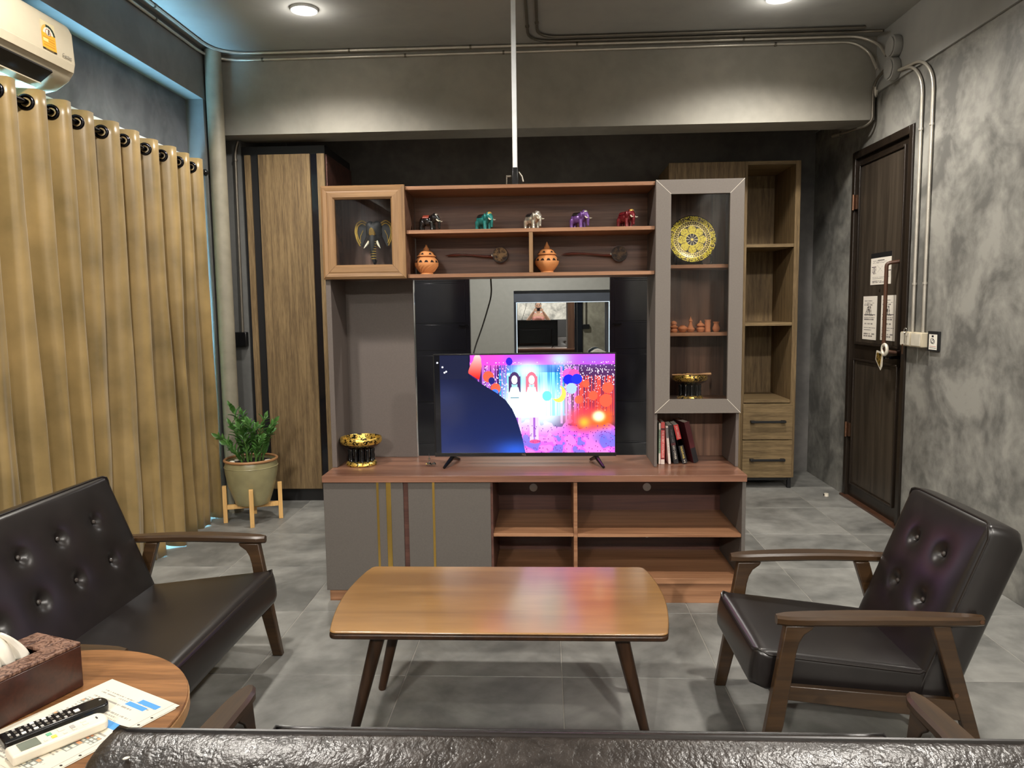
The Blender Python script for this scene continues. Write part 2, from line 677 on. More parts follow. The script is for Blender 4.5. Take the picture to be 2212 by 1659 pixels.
def printed(name, nx, ny, colour, place, mat, parent=None):
    """a flat printed sheet: colour(u, v) -> (n,3) sRGB 0..1 arrays at cell centres, place(u, v) -> xyz; v runs downwards"""
    org = world_origin(parent) if parent else Vector((0, 0, 0))
    mb = MB().grid(nx, ny, place)
    me = mb.mesh(name, org, False)
    u, v = np.meshgrid((np.arange(nx) + 0.5) / nx, (np.arange(ny) + 0.5) / ny)
    c = np.clip(colour(u, v), 0, 1).reshape(-1, 3)
    c = np.where(c <= 0.04045, c / 12.92, ((c + 0.055) / 1.055) ** 2.4)
    ca = me.color_attributes.new('Col', 'FLOAT_COLOR', 'CORNER')
    full = np.ones((nx * ny, 4, 4), np.float32)
    full[:, :, :3] = c[:, None, :]
    ca.data.foreach_set('color', full.reshape(-1))
    return put(name, me, mat, parent)


def arc(c, r, a0, a1, n, ax, ay):
    ax, ay = Vector(ax), Vector(ay)
    return [Vector(c) + r * (math.cos(a0 + (a1 - a0) * i / n) * ax + math.sin(a0 + (a1 - a0) * i / n) * ay) for i in range(n + 1)]


def fillet(pts, r, n=6):
    """polyline with rounded corners"""
    pts = [Vector(p) for p in pts]
    out = [pts[0]]
    for i in range(1, len(pts) - 1):
        a, b, c = pts[i - 1], pts[i], pts[i + 1]
        d0, d1 = (a - b), (c - b)
        rr = min(r, d0.length * 0.49, d1.length * 0.49)
        p0, p1 = b + d0.normalized() * rr, b + d1.normalized() * rr
        for k in range(n + 1):
            t = k / n
            out.append((1 - t) ** 2 * p0 + 2 * t * (1 - t) * b + t * t * p1)
    out.append(pts[-1])
    return out

# ================================================================== THE ROOM
XL, XLB, XR, ZC = -2.20, -2.09, 2.02, 2.90
YB, YF, YR = 4.81, 5.85, -4.2

floor = struct(box('floor', 'grout', -2.36, 2.3, YR, 9.2, -0.08, -0.002), 'large grey stone-look floor tiles with pale grout lines', 'floor')
tile_cache = {}
gx = [0.045 + 0.5555 * k for k in range(-5, 5)]
gy = [2.532 + 0.5605 * k for k in range(-7, 7)]
for i in range(len(gx) - 1):
    for j in range(len(gy) - 1):
        a0, a1 = max(gx[i] + 0.0016, -2.30), min(gx[i + 1] - 0.0016, XR)
        b0, b1 = gy[j] + 0.0016, min(gy[j + 1] - 0.0016, YF)
        if a1 - a0 < 0.02 or b1 - b0 < 0.02:
            continue
        key = (round(a1 - a0, 3), round(b1 - b0, 3))
        if key not in tile_cache:
            hx, hy = key[0] / 2, key[1] / 2
            mb = MB()
            c = 0.0015
            mb.v = [(-hx, -hy, -0.003), (hx, -hy, -0.003), (hx, hy, -0.003), (-hx, hy, -0.003), (-hx, -hy, -c), (hx, -hy, -c), (hx, hy, -c), (-hx, hy, -c),
                    (-hx + c, -hy + c, 0), (hx - c, -hy + c, 0), (hx - c, hy - c, 0), (-hx + c, hy - c, 0)]
            mb.f = [(0, 1, 5, 4), (1, 2, 6, 5), (2, 3, 7, 6), (3, 0, 4, 7), (4, 5, 9, 8), (5, 6, 10, 9), (6, 7, 11, 10), (7, 4, 8, 11), (8, 9, 10, 11)]
            me = mb.mesh('floor_tile', fix=False)
            me.materials.append(M['floor_tile'])
            tile_cache[key] = me
        t = bpy.data.objects.new('floor_tile', tile_cache[key])
        COL.objects.link(t)
        t.parent = floor
        t.location = ((a0 + a1) / 2, (b0 + b1) / 2, 0)

struct(box('ceiling', 'ceiling_paint', -2.36, 2.3, YR, YF + 0.12, ZC, ZC + 0.1), 'dark grey painted concrete ceiling', 'ceiling')
# right wall with the doorway
mb = MB()
mb.box(XR, XR + 0.14, YR, 4.305, 0, 2.565)
mb.box(XR, XR + 0.14, 5.125, YF, 0, 2.565)
mb.box(XR, XR + 0.14, 4.305, 5.125, 2.275, 2.565)
struct(mb.build('wall_right', 'right_plaster'), 'mottled grey polished plaster wall beside the dark door', 'wall')
struct(box('beam_right', 'ceiling_paint', XR - 0.012, XR + 0.14, YR, YF, 2.565, ZC), 'grey painted beam along the top of the plaster wall', 'beam')
# left side: beam, wall above the curtain, pillar
struct(box('beam_left', 'left_beam_paint', XL - 0.16, XLB, YR, YF, 2.595, ZC), 'dark grey painted beam above the curtained window', 'beam')
struct(box('wall_left', 'left_plaster', XL - 0.16, XL, YR, 4.655, 2.257, 2.595), 'dark mottled plaster wall strip between curtain and beam', 'wall')
mb = MB()
mb.box(XL - 0.16, XLB, 4.655, YF, 0, 2.595)
mb.box(XLB, -1.992, 4.955, YF, 0, 2.595)
struct(mb.build('pillar_left', 'wall_strip'), 'grey painted pillar between curtain and wardrobe', 'pillar')
struct(box('wall_left_rear', 'left_plaster', XL - 0.16, XL, YR, 1.3, 0, 2.257), 'dark plaster wall behind the photographer', 'wall')
struct(box('trim_1', 'white_trim', XL - 0.16, XL + 0.002, 1.3, 4.655, 2.236, 2.2565), 'pale trim strip above the curtain rod', 'trim')
win = sempty('window_1', (XL - 0.1, 2.6, 0), 'daylit window hidden behind the gold curtain', 'window')
for k in range(5):
    y = 1.33 + k * 0.765
    box('window_frame', 'white_trim', XL - 0.10, XL - 0.055, y - 0.025, y + 0.025, 0.42, 1.90, win)
box('window_frame', 'white_trim', XL - 0.10, XL - 0.055, 1.3, 4.655, 1.901, 2.2355, win)  # unseen head board, made deep to keep daylight off the ceiling
box('window_frame', 'white_trim', XL - 0.10, XL - 0.055, 1.3, 4.655, 0.0, 0.419, win)  # unseen low board, added to cut daylight leaking under the curtain
box('window_frame', 'white_trim', XL - 0.10, XL - 0.055, 4.42, 4.654, 0.42, 1.90, win)  # unseen end board, added to cut daylight leaking past the curtain end
for k in range(4):
    y = 1.33 + k * 0.765
    box('pane', 'window_daylight', XL - 0.072, XL - 0.062, y + 0.025, y + 0.74, 0.42, 1.90, win)
# cross beam under the ceiling in front of the alcove
struct(box('beam_back', 'beam_paint', XLB, XR - 0.012, YB, YB + 0.24, 2.41, ZC), 'broad grey painted cross beam above the television unit', 'beam')
# back wall with the opening between the black doors
mb = MB()
mb.box(XLB, -0.63, YF, YF + 0.1, 0, ZC)
mb.box(0.52, XR + 0.14, YF, YF + 0.1, 0, ZC)
mb.box(-0.63, 0.52, YF, YF + 0.1, 2.2, ZC)
struct(mb.build('wall_back', 'black_wall'), 'black painted back wall of the alcove', 'wall')
# rear wall behind the photographer
struct(box('wall_rear', 'right_plaster', XL - 0.16, XR + 0.14, YR - 0.12, YR, 0, ZC), 'grey plaster wall behind the photographer', 'wall')
struct(box('baseboard_rear', 'black_matte', XL, XR, YR, YR + 0.03, 0, 1.02), 'black panelling along the wall behind the photographer', 'trim')

# ---- the room beyond
FW = 8.0
mb = MB()
mb.box(-1.7, -0.345, FW, FW + 0.1, 0, 2.7)
mb.box(0.735, 1.7, FW, FW + 0.1, 0, 2.7)
mb.box(-0.345, 0.735, FW, FW + 0.1, 1.474, 2.7)
mb.box(-0.345, 0.735, FW, FW + 0.1, 0, 0.55)
struct(mb.build('wall_far', 'far_wall_paint'), 'light grey wall seen through the open black doors', 'wall')
mb = MB()
mb.box(-0.365, -0.345, FW + 0.1, 8.8, 0.55, 1.6)
mb.box(0.735, 0.755, FW + 0.1, 8.8, 0.55, 1.6)
mb.box(-0.365, 0.755, FW + 0.1, 8.8, 1.474, 1.6)
mb.box(-0.365, 0.755, FW + 0.1, 8.8, 0.5, 0.55)
mb.box(-0.365, 0.755, 8.7, 8.8, 0.5, 1.6)
mb.box(-0.345, -0.342, FW, FW + 0.1, 0.55, 1.474)
mb.box(0.732, 0.735, FW, FW + 0.1, 0.55, 1.474)
struct(mb.build('trim_2', 'slate_laminate'), 'slate grey lined niche holding the lit mirror', 'niche')
struct(box('wall_far_left', 'far_wall_paint', -1.8, -1.7, YF + 0.1, FW + 0.1, 0, 2.7), 'light side wall of the far room', 'wall')
struct(box('wall_far_right', 'far_wall_paint', 1.7, 1.8, YF + 0.1, FW + 0.1, 0, 2.7), 'light side wall of the far room', 'wall')
struct(box('ceiling_far', 'far_wall_paint', -1.8, 1.8, YF + 0.1, FW + 0.1, 2.7, 2.8), 'pale ceiling of the far room', 'ceiling')
mb = MB()
mb.box(-1.7, -0.63, YF + 0.1, YF + 0.115, 0, 2.7)
mb.box(0.60, 1.7, YF + 0.1, YF + 0.115, 0, 2.7)
struct(mb.build('wall_far_front', 'bedroom_plaster'), 'pale plaster on the far room side of the alcove wall', 'wall')

# lit mirror in the niche
mir = thing('niche_mirror', 'frameless mirror with lit white edges in the slate niche', 'mirror', (0.19, 8.66, 0.56))
# hangs a hair out of square with the room
mp_ = [(x, 8.655 + 0.0104 * x + 0.003 * (z - 1.3) + dy, z) for z in (0.56, 1.352) for (x, dy) in ((-0.335, -0.004), (0.715, -0.004), (0.715, 0.0), (-0.335, 0.0))]
MB().hexa(mp_).build('mirror_glass', 'mirror', mir)
box('header_panel', 'slate_laminate', -0.3415, 0.7315, 8.03, 8.62, 1.355, 1.4735, mir)
box('led_edge', 'led', -0.3415, -0.3375, 8.635, 8.643, 0.56, 1.356, mir)
box('led_edge', 'led', 0.716, 0.721, 8.635, 8.643, 0.56, 1.356, mir)
box('led_edge', 'led', -0.336, 0.716, 8.635, 8.643, 1.352, 1.357, mir)
# unidentified white peaked object in front of the mirror
mb = MB()
mb.prism([(0.49, 0.56), (0.67, 0.56), (0.67, 0.79), (0.61, 0.82), (0.575, 0.83), (0.54, 0.822), (0.49, 0.79)], lambda a, b, t: (a, t, b), 8.42, 8.5)
tag(mb.build('white_peaked_object', 'tissue', None, 0.012, True), 'white peaked object standing in the niche below the mirror', 'towel')
sb = thing('socket_box', 'dark socket box with conduit on pale plaster, seen in the mirror', 'socket', (0.65, YF + 0.115, 0.98))
box('box_body', 'black_metal', 0.60, 0.70, YF + 0.116, YF + 0.15, 0.98, 1.05, sb, 0.004)
MB().tube([(0.65, YF + 0.126, 1.05), (0.65, YF + 0.126, 2.69)], 0.009).build('conduit', 'steel_dull', sb, smooth=True)


# black sliding leaves on either side of the opening
def black_leaf(name, x0, x1, stile_left, label):
    d = sempty(name, ((x0 + x1) / 2, YF, 0), label, 'door')
    y = YF - 0.055
    box('leaf', 'black_gloss', x0, x1, y, YF - 0.006, 0.01, 2.2, d, 0.003)
    zs = [0.02, 0.12, 0.25, 0.57, 0.94, 0.97, 1.18, 1.50, 1.86, 2.19]
    for k in range(len(zs) - 1):
        if zs[k + 1] - zs[k] < 0.06:
            continue
        a, b = (x0 + 0.125, x1 - 0.035) if stile_left else (x0 + 0.035, x1 - 0.07)
        box('panel', 'black_gloss', a, b, y - 0.006, y - 0.0005, zs[k] + 0.006, zs[k + 1] - 0.006, d, 0.003)
        if stile_left:
            box('panel', 'black_gloss', x0 + 0.01, a - 0.012, y - 0.006, y - 0.0005, zs[k] + 0.006, zs[k + 1] - 0.006, d, 0.003)
    hx = x1 - 0.05 if stile_left else x0 + 0.05
    MB().box(hx - 0.035, hx + 0.035, y - 0.03, y - 0.018, 1.16, 1.172).box(hx - 0.006, hx + 0.006, y - 0.02, y - 0.004, 1.16, 1.172).build('pull_handle', 'dark_chrome', d, 0.002)
    return d


black_leaf('door_2', -1.30, -0.588, True, 'glossy black panelled sliding door left of the grey far wall')
black_leaf('door_3', 0.486, 1.05, False, 'glossy black panelled sliding door beside the lit mirror')
box('jamb', 'black_gloss', 0.52, 0.60, YF + 0.1, YF + 0.13, 0, 2.2, bpy.data.objects['door_3'], 0.004)

# ---- front door in the right wall
D = sempty('door_1', (XR, 4.715, 0), 'dark brown two-panel wooden entrance door with pull handle', 'door')
fx = XR - 0.012
MB().box(fx, XR + 0.1, 4.308, 4.352, 0, 2.272).box(fx, XR + 0.1, 5.078, 5.122, 0, 2.272).box(fx, XR + 0.1, 4.352, 5.078, 2.225, 2.272).build('door_frame', 'door_wood', D, 0.004)
box('leaf', 'door_wood', XR + 0.01, XR + 0.05, 4.354, 5.076, 0.012, 2.223, D)
for (a, b, z0, z1) in ((4.425, 5.02, 1.045, 2.17), (4.425, 5.02, 0.11, 0.925)):
    p = box('panel', 'door_panel', XR + 0.006, XR + 0.012, a, b, z0, z1, D, 0.003)
    mb = MB()
    e = 0.014
    mb.box(XR - 0.004, XR + 0.011, a - e, a, z0 - e, z1 + e).box(XR - 0.004, XR + 0.011, b, b + e, z0 - e, z1 + e)
    mb.box(XR - 0.004, XR + 0.011, a, b, z0 - e, z0).box(XR - 0.004, XR + 0.011, a, b, z1, z1 + e)
    mb.build('panel_moulding', 'door_wood', D, 0.003)
box('lock_edge', 'door_edge', XR + 0.002, XR + 0.011, 4.356, 4.372, 0.012, 2.22, D)
box('door_sill', 'door_edge', XR - 0.03, XR + 0.05, 4.308, 5.122, 0.0, 0.012, D)
for z in (1.95, 0.46):
    MB().tube([(XR - 0.018, 5.074, z - 0.05), (XR - 0.018, 5.074, z + 0.05)], 0.008).box(XR - 0.014, XR + 0.0, 5.04, 5.074, z - 0.045, z + 0.045).build('hinge', 'copper', D, smooth=True)
h = [(XR + 0.01, 4.44, 1.535), (XR - 0.06, 4.46, 1.525), (XR - 0.06, 4.46, 1.02), (XR + 0.01, 4.44, 1.01)]
MB().tube(fillet(h, 0.02), 0.011, 10).build('pull_handle', 'door_edge', D, smooth=True)
mb = MB()
mb.box(XR - 0.003, XR + 0.009, 4.376, 4.415, 0.93, 1.03)
mb.tube([(XR - 0.002, 4.395, 0.985), (XR - 0.05, 4.395, 0.985)], 0.009)
mb.tube([(XR - 0.05, 4.395, 0.985), (XR - 0.052, 4.46, 0.98)], 0.008)
mb.build('lever_handle', 'dark_chrome', D, smooth=True)
MB().lathe([(0, 0), (0.011, 0), (0.011, 0.006), (0.006, 0.01), (0, 0.01)], (XR + 0.005, 4.69, 1.373), 16, 'x').build('peephole', 'chrome', D, smooth=True)


def lines_page(title, block, sketch):
    def f(u, v):
        c = np.ones(u.shape + (3,)) * np.array([0.93, 0.90, 0.85])
        row = np.floor(v * 42)
        ink = (np.sin(row * 12.9898) * 43758.5453) % 1
        wave = ((np.sin(np.floor(u * 70) * 7.1 + row * 31.7) * 9999) % 1)
        on = (u > 0.1) & (u < 0.55 + 0.38 * ink) & (row % 2 == 0) & (v > 0.08) & (v < 0.94) & (wave > 0.25) & (ink > 0.22)
        c[on] = (0.55, 0.52, 0.50)
        if sketch:
            z = (v > 0.24) & (v < 0.43)
            c[z] = (0.93, 0.90, 0.85)
            for x0, sl in ((0.2, 0.9), (0.32, 0.55), (0.46, 0.2), (0.6, -0.3), (0.5, -0.7)):
                xx = x0 + sl * (0.42 - v)
                c[z & (np.abs(u - xx) < 0.02)] = (0.22, 0.2, 0.2)
            c[(np.abs(v - 0.42) < 0.008) & (u > 0.1) & (u < 0.9)] = (0.3, 0.28, 0.28)
        if block:
            c[(np.abs(v - 0.1) < 0.02) & (u > 0.35) & (u < 0.68)] = (0.4, 0.38, 0.36)
            m_ = (v > 0.2) & (v < 0.72)
            c[m_] = (0.93, 0.90, 0.85)
            c[m_ & (np.abs(v - 0.33) < 0.012) & (u < 0.28) & (u > 0.06)] = (0.35, 0.3, 0.3)
            c[m_ & (v > 0.36) & (v < 0.6) & (u > 0.07) & (u < 0.27) & (wave > 0.45)] = (0.6, 0.56, 0.54)
            for s_ in (1, -1):
                c[m_ & (np.abs((u - 0.48) - s_ * (v - 0.42) * 1.1) < 0.008) & (np.abs(v - 0.42) < 0.13)] = (0.72, 0.69, 0.66)
            c[m_ & (np.abs(v - 0.27) < 0.02) & (u > 0.78)] = (0.4, 0.36, 0.36)
            c[m_ & (np.abs(v - 0.5) < 0.015) & (u > 0.78)] = (0.35, 0.32, 0.32)
        return c
    return f


def wall_sheet(name, y0, y1, z0, z1, colour, label, cat, x=XR - 0.0005, group=None, n=(40, 60), black=None, dz=0.0):
    t = thing(name, label, cat, (x, (y0 + y1) / 2, z0), group)
    box('backing', 'paper', x - 0.0015, x, y0, y1, z0, z1, t)
    # seen from inside the room: left edge is the larger y
    printed('print', n[0], n[1], colour, lambda u, v: (x - 0.0018, y1 + (y0 - y1) * u, z1 + (z0 - z1) * v), 'flat_print', t)
    if black:
        box('header', 'black_matte', x - 0.002, x, y0, y1, z1, z1 + black, t)
    return t


wall_sheet('evacuation_plan', 4.545, 4.822, 1.41, 1.572, lines_page(1, True, False), 'white evacuation plan with black header on the dark door', 'notice', XR + 0.0055, black=0.03)
wall_sheet('house_rules_sheet', 4.717, 4.916, 1.07, 1.341, lines_page(0, False, True), 'white printed rules sheet taped on the door, nearer the hinges', 'notice', XR + 0.0055, 'rules sheets on the door')
wall_sheet('house_rules_sheet', 4.470, 4.657, 1.075, 1.343, lines_page(0, False, True), 'white printed rules sheet behind the door pull handle', 'notice', XR + 0.0055, 'rules sheets on the door')

# door hanger on the lever
t = thing('door_hanger', 'white looped door hanger with gold diamond picture on door handle', 'door hanger', (XR - 0.066, 4.45, 0.95))
ringp = arc((XR - 0.066, 4.432, 1.03), 0.03, 0, 2 * PI, 20, (0, 1, 0), (0, 0, 1))[:-1]
MB().tube(ringp, 0.009, 6, True).build('hook_loop', 'white_plastic', t, smooth=True)
q = [(4.49, 0.955), (4.545, 1.01), (4.49, 1.035), (4.44, 1.005), (4.455, 0.93)]
q = [(4.448, 1.012), (4.535, 1.02), (4.545, 0.965), (4.475, 0.905), (4.455, 0.93)]
MB().prism(q, lambda a, b, tt: (tt, a, b), XR - 0.068, XR - 0.064).build('card', 'white_plastic', t, 0.001)
q2 = [(4.462, 1.002), (4.525, 1.008), (4.533, 0.968), (4.478, 0.922)]
MB().prism(q2, lambda a, b, tt: (tt, a, b), XR - 0.0695, XR - 0.0682).build('picture', 'gold_lacquer', t)

# switch boxes, conduits and plaque on the right wall
for i, (a, b, lab) in enumerate(((4.185, 4.302, 'cream switch box with hanging keys beside the door frame'), (4.066, 4.178, 'plain cream blank box between key box and plaque'))):
    t = thing('switch_box', lab, 'switch box', (XR, (a + b) / 2, 1.06), 'cream boxes on the plaster wall')
    box('box_body', 'cream_plastic', XR - 0.04, XR, a, b, 1.06, 1.138, t, 0.004)
    box('face_plate', 'white_plastic', XR - 0.043, XR - 0.0402, a + 0.006, b - 0.006, 1.066, 1.132, t, 0.0015)
t = thing('key_bunch', 'steel keys on a white tag hanging from the switch box', 'keys', (XR - 0.046, 4.23, 1.01))
MB().tube(arc((XR - 0.05, 4.225, 1.145), 0.016, 0, 2 * PI, 14, (0, 1, 0), (0, 0, 1))[:-1], 0.002, 6, True).build('key_ring', 'chrome', t, smooth=True)
for k, (yy, rr) in enumerate(((4.222, 0.3), (4.234, -0.1))):
    MB().box(XR - 0.051 + 0.002 * k, XR - 0.049 + 0.002 * k, yy - 0.004, yy + 0.004, 1.075, 1.13).build('key', 'steel', t)
box('brass_tag', 'copper', XR - 0.049, XR - 0.046, 4.252, 4.262, 1.015, 1.07, t)


def plaque(u, v):
    c = np.ones(u.shape + (3,)) * 0.05
    inn = (u > 0.1) & (u < 0.9) & (v > 0.14) & (v < 0.93)
    c[inn] = (0.95, 0.93, 0.88)
    c[(np.abs(u - 0.45) < 0.1) & (np.abs(v - 0.25) < 0.05)] = (0.1, 0.1, 0.1)
    d = np.hypot((u - 0.42) * 0.8, v - 0.48)
    c[(np.abs(d - 0.12) < 0.02) & inn] = (0.15, 0.15, 0.15)
    d = np.hypot((u - 0.52) * 0.8, v - 0.52)
    c[(np.abs(d - 0.1) < 0.018) & inn] = (0.25, 0.25, 0.25)
    c[(np.abs(v - 0.76) < 0.015) & (u > 0.16) & (u < 0.8)] = (0.75, 0.45, 0.4)
    c[(np.abs(v - 0.84) < 0.015) & (u > 0.16) & (u < 0.8)] = (0.3, 0.3, 0.3)
    return c


t = thing('wall_plaque', 'small black framed notice card beside the cream boxes', 'sign', (XR, 4.0, 1.045))
box('plaque_frame', 'black_matte', XR - 0.012, XR, 3.945, 4.052, 1.045, 1.148, t, 0.002)
printed('print', 36, 40, plaque, lambda u, v: (XR - 0.0125, 4.052 - 0.107 * u, 1.148 - 0.103 * v), 'flat_print', t)


def clip(mb, p, ax, r=0.008):
    """saddle clip around a conduit at p running along axis ax"""
    p = Vector(p)
    d = Vector(ax) * 0.006
    mb.tube([p - d, p + d], r + 0.004, 10)
    return mb


cx = XR - 0.012
for (yy, ztop, lab, y2) in ((4.222, 2.47, 'upright steel conduit ending at the key box', 4.30), (4.108, 2.47, 'upright steel conduit ending at the blank cream box', 4.20)):
    t = thing('wall_conduit', lab, 'conduit', (cx, yy, 1.138), 'steel conduits on the plaster wall')
    pts = fillet([(cx, yy, 1.139), (cx, yy, ztop), (cx - 0.008, y2 + 0.02, ztop + 0.11), (cx - 0.016, 4.47, ztop + 0.13)], 0.09)
    MB().tube(pts, 0.0085, 10).build('pipe', 'steel', t, smooth=True)
    for z in (1.40, 2.22):
        clip(MB(), (cx, yy, z), (0, 0, 1)).build('saddle_clip', 'steel', t, smooth=True)
for (zz, yy, lab) in ((2.745, 4.52, 'round grey junction box just under the ceiling'), (2.625, 4.53, 'round grey junction box below its twin by the beam')):
    t = thing('junction_box', lab, 'junction box', (cx, yy, zz), 'junction boxes in the corner')
    MB().lathe([(0.0, 0), (0.062, 0), (0.062, 0.035), (0.054, 0.045), (0, 0.045)], (cx - 0.045, yy, zz), 24, 'x').build('box_body', 'ceiling_paint', t, smooth=True)
    MB().lathe([(0.0, 0), (0.052, 0), (0.05, 0.006), (0, 0.007)], (cx - 0.053, yy, zz), 24, 'x').build('lid', 'ceiling_paint', t, smooth=True)
t = thing('corner_conduit', 'painted conduit bending down from the corner under the beam', 'conduit', (1.97, 4.7, 2.3))
MB().tube(fillet([(1.985, 4.60, 2.66), (1.985, 4.783, 2.62), (1.985, 4.783, 2.40), (1.955, 4.81, 2.372), (1.88, 5.0, 2.372)], 0.07), 0.009, 10).build('pipe', 'steel_dull', t, smooth=True)
MB().tube(arc((1.975, 4.72, 2.56), 0.035, PI * 0.9, PI * 2.1, 14, (0.5, 0.86, 0), (0, 0, 1)), 0.0055, 8).build('loop', 'steel', t, smooth=True)
MB().tube([(1.88, 5.0, 2.372), (1.85, 5.05, 2.372)], 0.016, 10).build('end_cap', 'steel_dull', t, smooth=True)

# ceiling conduits
pa = fillet([(-2.078, YR + 0.02, 2.862), (-2.078, 4.798, 2.862), (1.86, 4.798, 2.868), (1.955, 4.78, 2.80), (1.975, 4.72, 2.68)], 0.22)
pb = fillet([(-2.03, YR + 0.02, 2.889), (-2.03, 4.755, 2.889), (1.88, 4.765, 2.889), (1.975, 4.70, 2.82), (1.975, 4.60, 2.72)], 0.22)
pc = fillet([(-0.095, YR + 0.02, 2.889), (-0.095, 4.70, 2.889), (1.88, 4.69, 2.889), (1.955, 4.60, 2.86)], 0.16)
pd = fillet([(-0.04, YR + 0.02, 2.889), (-0.04, 4.63, 2.889), (1.86, 4.62, 2.889)], 0.14)
for (pts, lab, cl) in ((pa, 'lower steel conduit following the top of the cross beam', [(-1.76, 4.798, 2.862, 0), (-0.86, 4.798, 2.863, 0), (-0.25, 4.798, 2.864, 0), (1.4, 4.798, 2.866, 0), (-2.078, 4.1, 2.862, 1)]),
                       (pb, 'upper steel conduit clipped to the ceiling along both beams', [(-1.2, 4.757, 2.889, 0), (-0.45, 4.759, 2.889, 0), (0.2, 4.76, 2.889, 0), (1.2, 4.763, 2.889, 0), (-2.03, 4.0, 2.889, 1)]),
                       (pc, 'ceiling conduit turning towards the junction boxes', [(-0.095, 4.45, 2.889, 1)]),
                       (pd, 'ceiling conduit turning inside its neighbour', [(-0.04, 4.40, 2.889, 1)])):
    t = thing('ceiling_conduit', lab, 'conduit', (pts[0].x, pts[0].y, pts[0].z), 'conduits under the ceiling')
    MB().tube(pts, 0.0085, 10).build('pipe', 'steel' if pts in (pa, pb) else 'steel_dull', t, smooth=True)
    for (a, b, c, k) in cl:
        clip(MB(), (a, b, c), (0, 1, 0) if k else (1, 0, 0)).build('saddle_clip', 'steel_dull', t, smooth=True)

# drain pipe in the left corner
t = thing('drain_pipe', 'beige painted vertical drain pipe between curtain and wardrobe', 'pipe', (-2.035, 4.70, 0))
MB().tube([(-2.035, 4.70, 0.0), (-2.035, 4.70, 2.89)], 0.05, 24).build('pipe', 'pipe_paint', t, smooth=True)
MB().tube([(-2.035, 4.70, 0.36), (-2.035, 4.70, 0.46)], 0.054, 24).build('socket_joint', 'pipe_paint', t, smooth=True)
# conduit and black box beside the wardrobe
t = thing('wall_switch', 'black switch box under a grey conduit beside the wardrobe', 'switch box', (-2.035, 4.95, 1.06))
box('box_body', 'black_plastic', -2.085, -1.996, 4.91, 4.954, 1.065, 1.16, t, 0.005)
MB().tube(fillet([(-2.03, 4.94, 1.16), (-2.022, 4.94, 2.33), (-2.0, 4.94, 2.40)], 0.06), 0.010, 10).build('conduit', 'steel_dull', t, smooth=True)
clip(MB(), (-2.022, 4.94, 2.28), (0, 0, 1), 0.01).build('saddle_clip', 'steel_dull', t, smooth=True)


# two ceiling lamps in view
def downlight(x, y, label):
    t = thing('ceiling_downlight', label, 'ceiling light', (x, y, ZC), 'ceiling downlights')
    MB().lathe([(0.05, 0.0), (0.074, 0.0), (0.07, -0.012), (0.052, -0.014), (0.05, 0.0)], (x, y, ZC), 32).build('trim_ring', 'white_trim', t, smooth=True)
    MB().lathe([(0.0, -0.024), (0.03, -0.021), (0.05, -0.010), (0.05, -0.001), (0, -0.001)], (x, y, ZC), 32).build('lens', 'lamp_glow', t, smooth=True)
    l = spot('lamp_light', (0, 0, -0.05), 95, WARM, 150, 0.7, 0.05, t)
    d = bpy.data.lights.new('lamp_glow_light', 'POINT')
    d.energy = 1.6
    d.color = WARM
    d.shadow_soft_size = 0.03
    o = bpy.data.objects.new('lamp_glow_light', d)
    COL.objects.link(o)
    o.parent = t
    o.location = (0, 0, -0.07)


downlight(-1.278, 4.13, 'glowing round ceiling downlight on the window side')
downlight(1.235, 4.17, 'glowing round ceiling downlight on the door side')

# ================================================================== CURTAIN, AIR CONDITIONER
ring_y = [3.025 - 0.172 * k for k in range(13, 0, -1)] + [3.025, 3.181, 3.352, 3.540, 3.723, 3.926, 4.097, 4.279, 4.437]
XC, ZROD = -2.085, 2.147


def curtain_x(y, z):
    k = np.interp(y, ring_y, range(len(ring_y)), left=0, right=0)
    if y > ring_y[-1]:
        k = len(ring_y) - 1 + (y - ring_y[-1]) / 0.165
    if y < ring_y[0]:
        k = (y - ring_y[0]) / 0.172
    ph = 2 * PI * k
    low = max(0.0, min(1.0, (1.7 - z) / 1.7))
    amp = 0.049 + 0.007 * math.sin(k * 2.3 + 1)
    amp *= 1 + 0.35 * low * math.sin(k * 1.13 + 0.4)
    s = math.sin(ph + low * (0.5 * math.sin(k * 1.7) + 0.9 * math.sin(k * 0.83)))
    w = math.tanh((1.9 - 0.9 * low) * s) / math.tanh(1.9 - 0.9 * low)
    w += low * (0.34 * math.sin(ph * 2 + k * 1.3) + 0.30 * math.sin(ph * 0.5 + 0.7) + 0.12 * math.sin(ph * 3 + k))
    return XC + amp * w * (1 - 0.12 * low) + 0.004 * math.sin(9 * z + 3 * k) * low


y0c, y1c = 0.95, 4.575
NY, NZ = 600, 34


def cpt(u, v):
    z = 0.012 + (2.202 - 0.012) * v
    y = y0c + (y1c - y0c) * u
    low = max(0.0, (1.5 - z) / 1.5)
    zz = z + (0.012 * math.sin(y * 23) + 0.01 * math.sin(y * 57)) * max(0, 1 - v * 6)
    return (curtain_x(y, z), y + 0.04 * low * (u - 0.2) + 0.012 * low * math.sin(y * 14 + z * 2), zz)


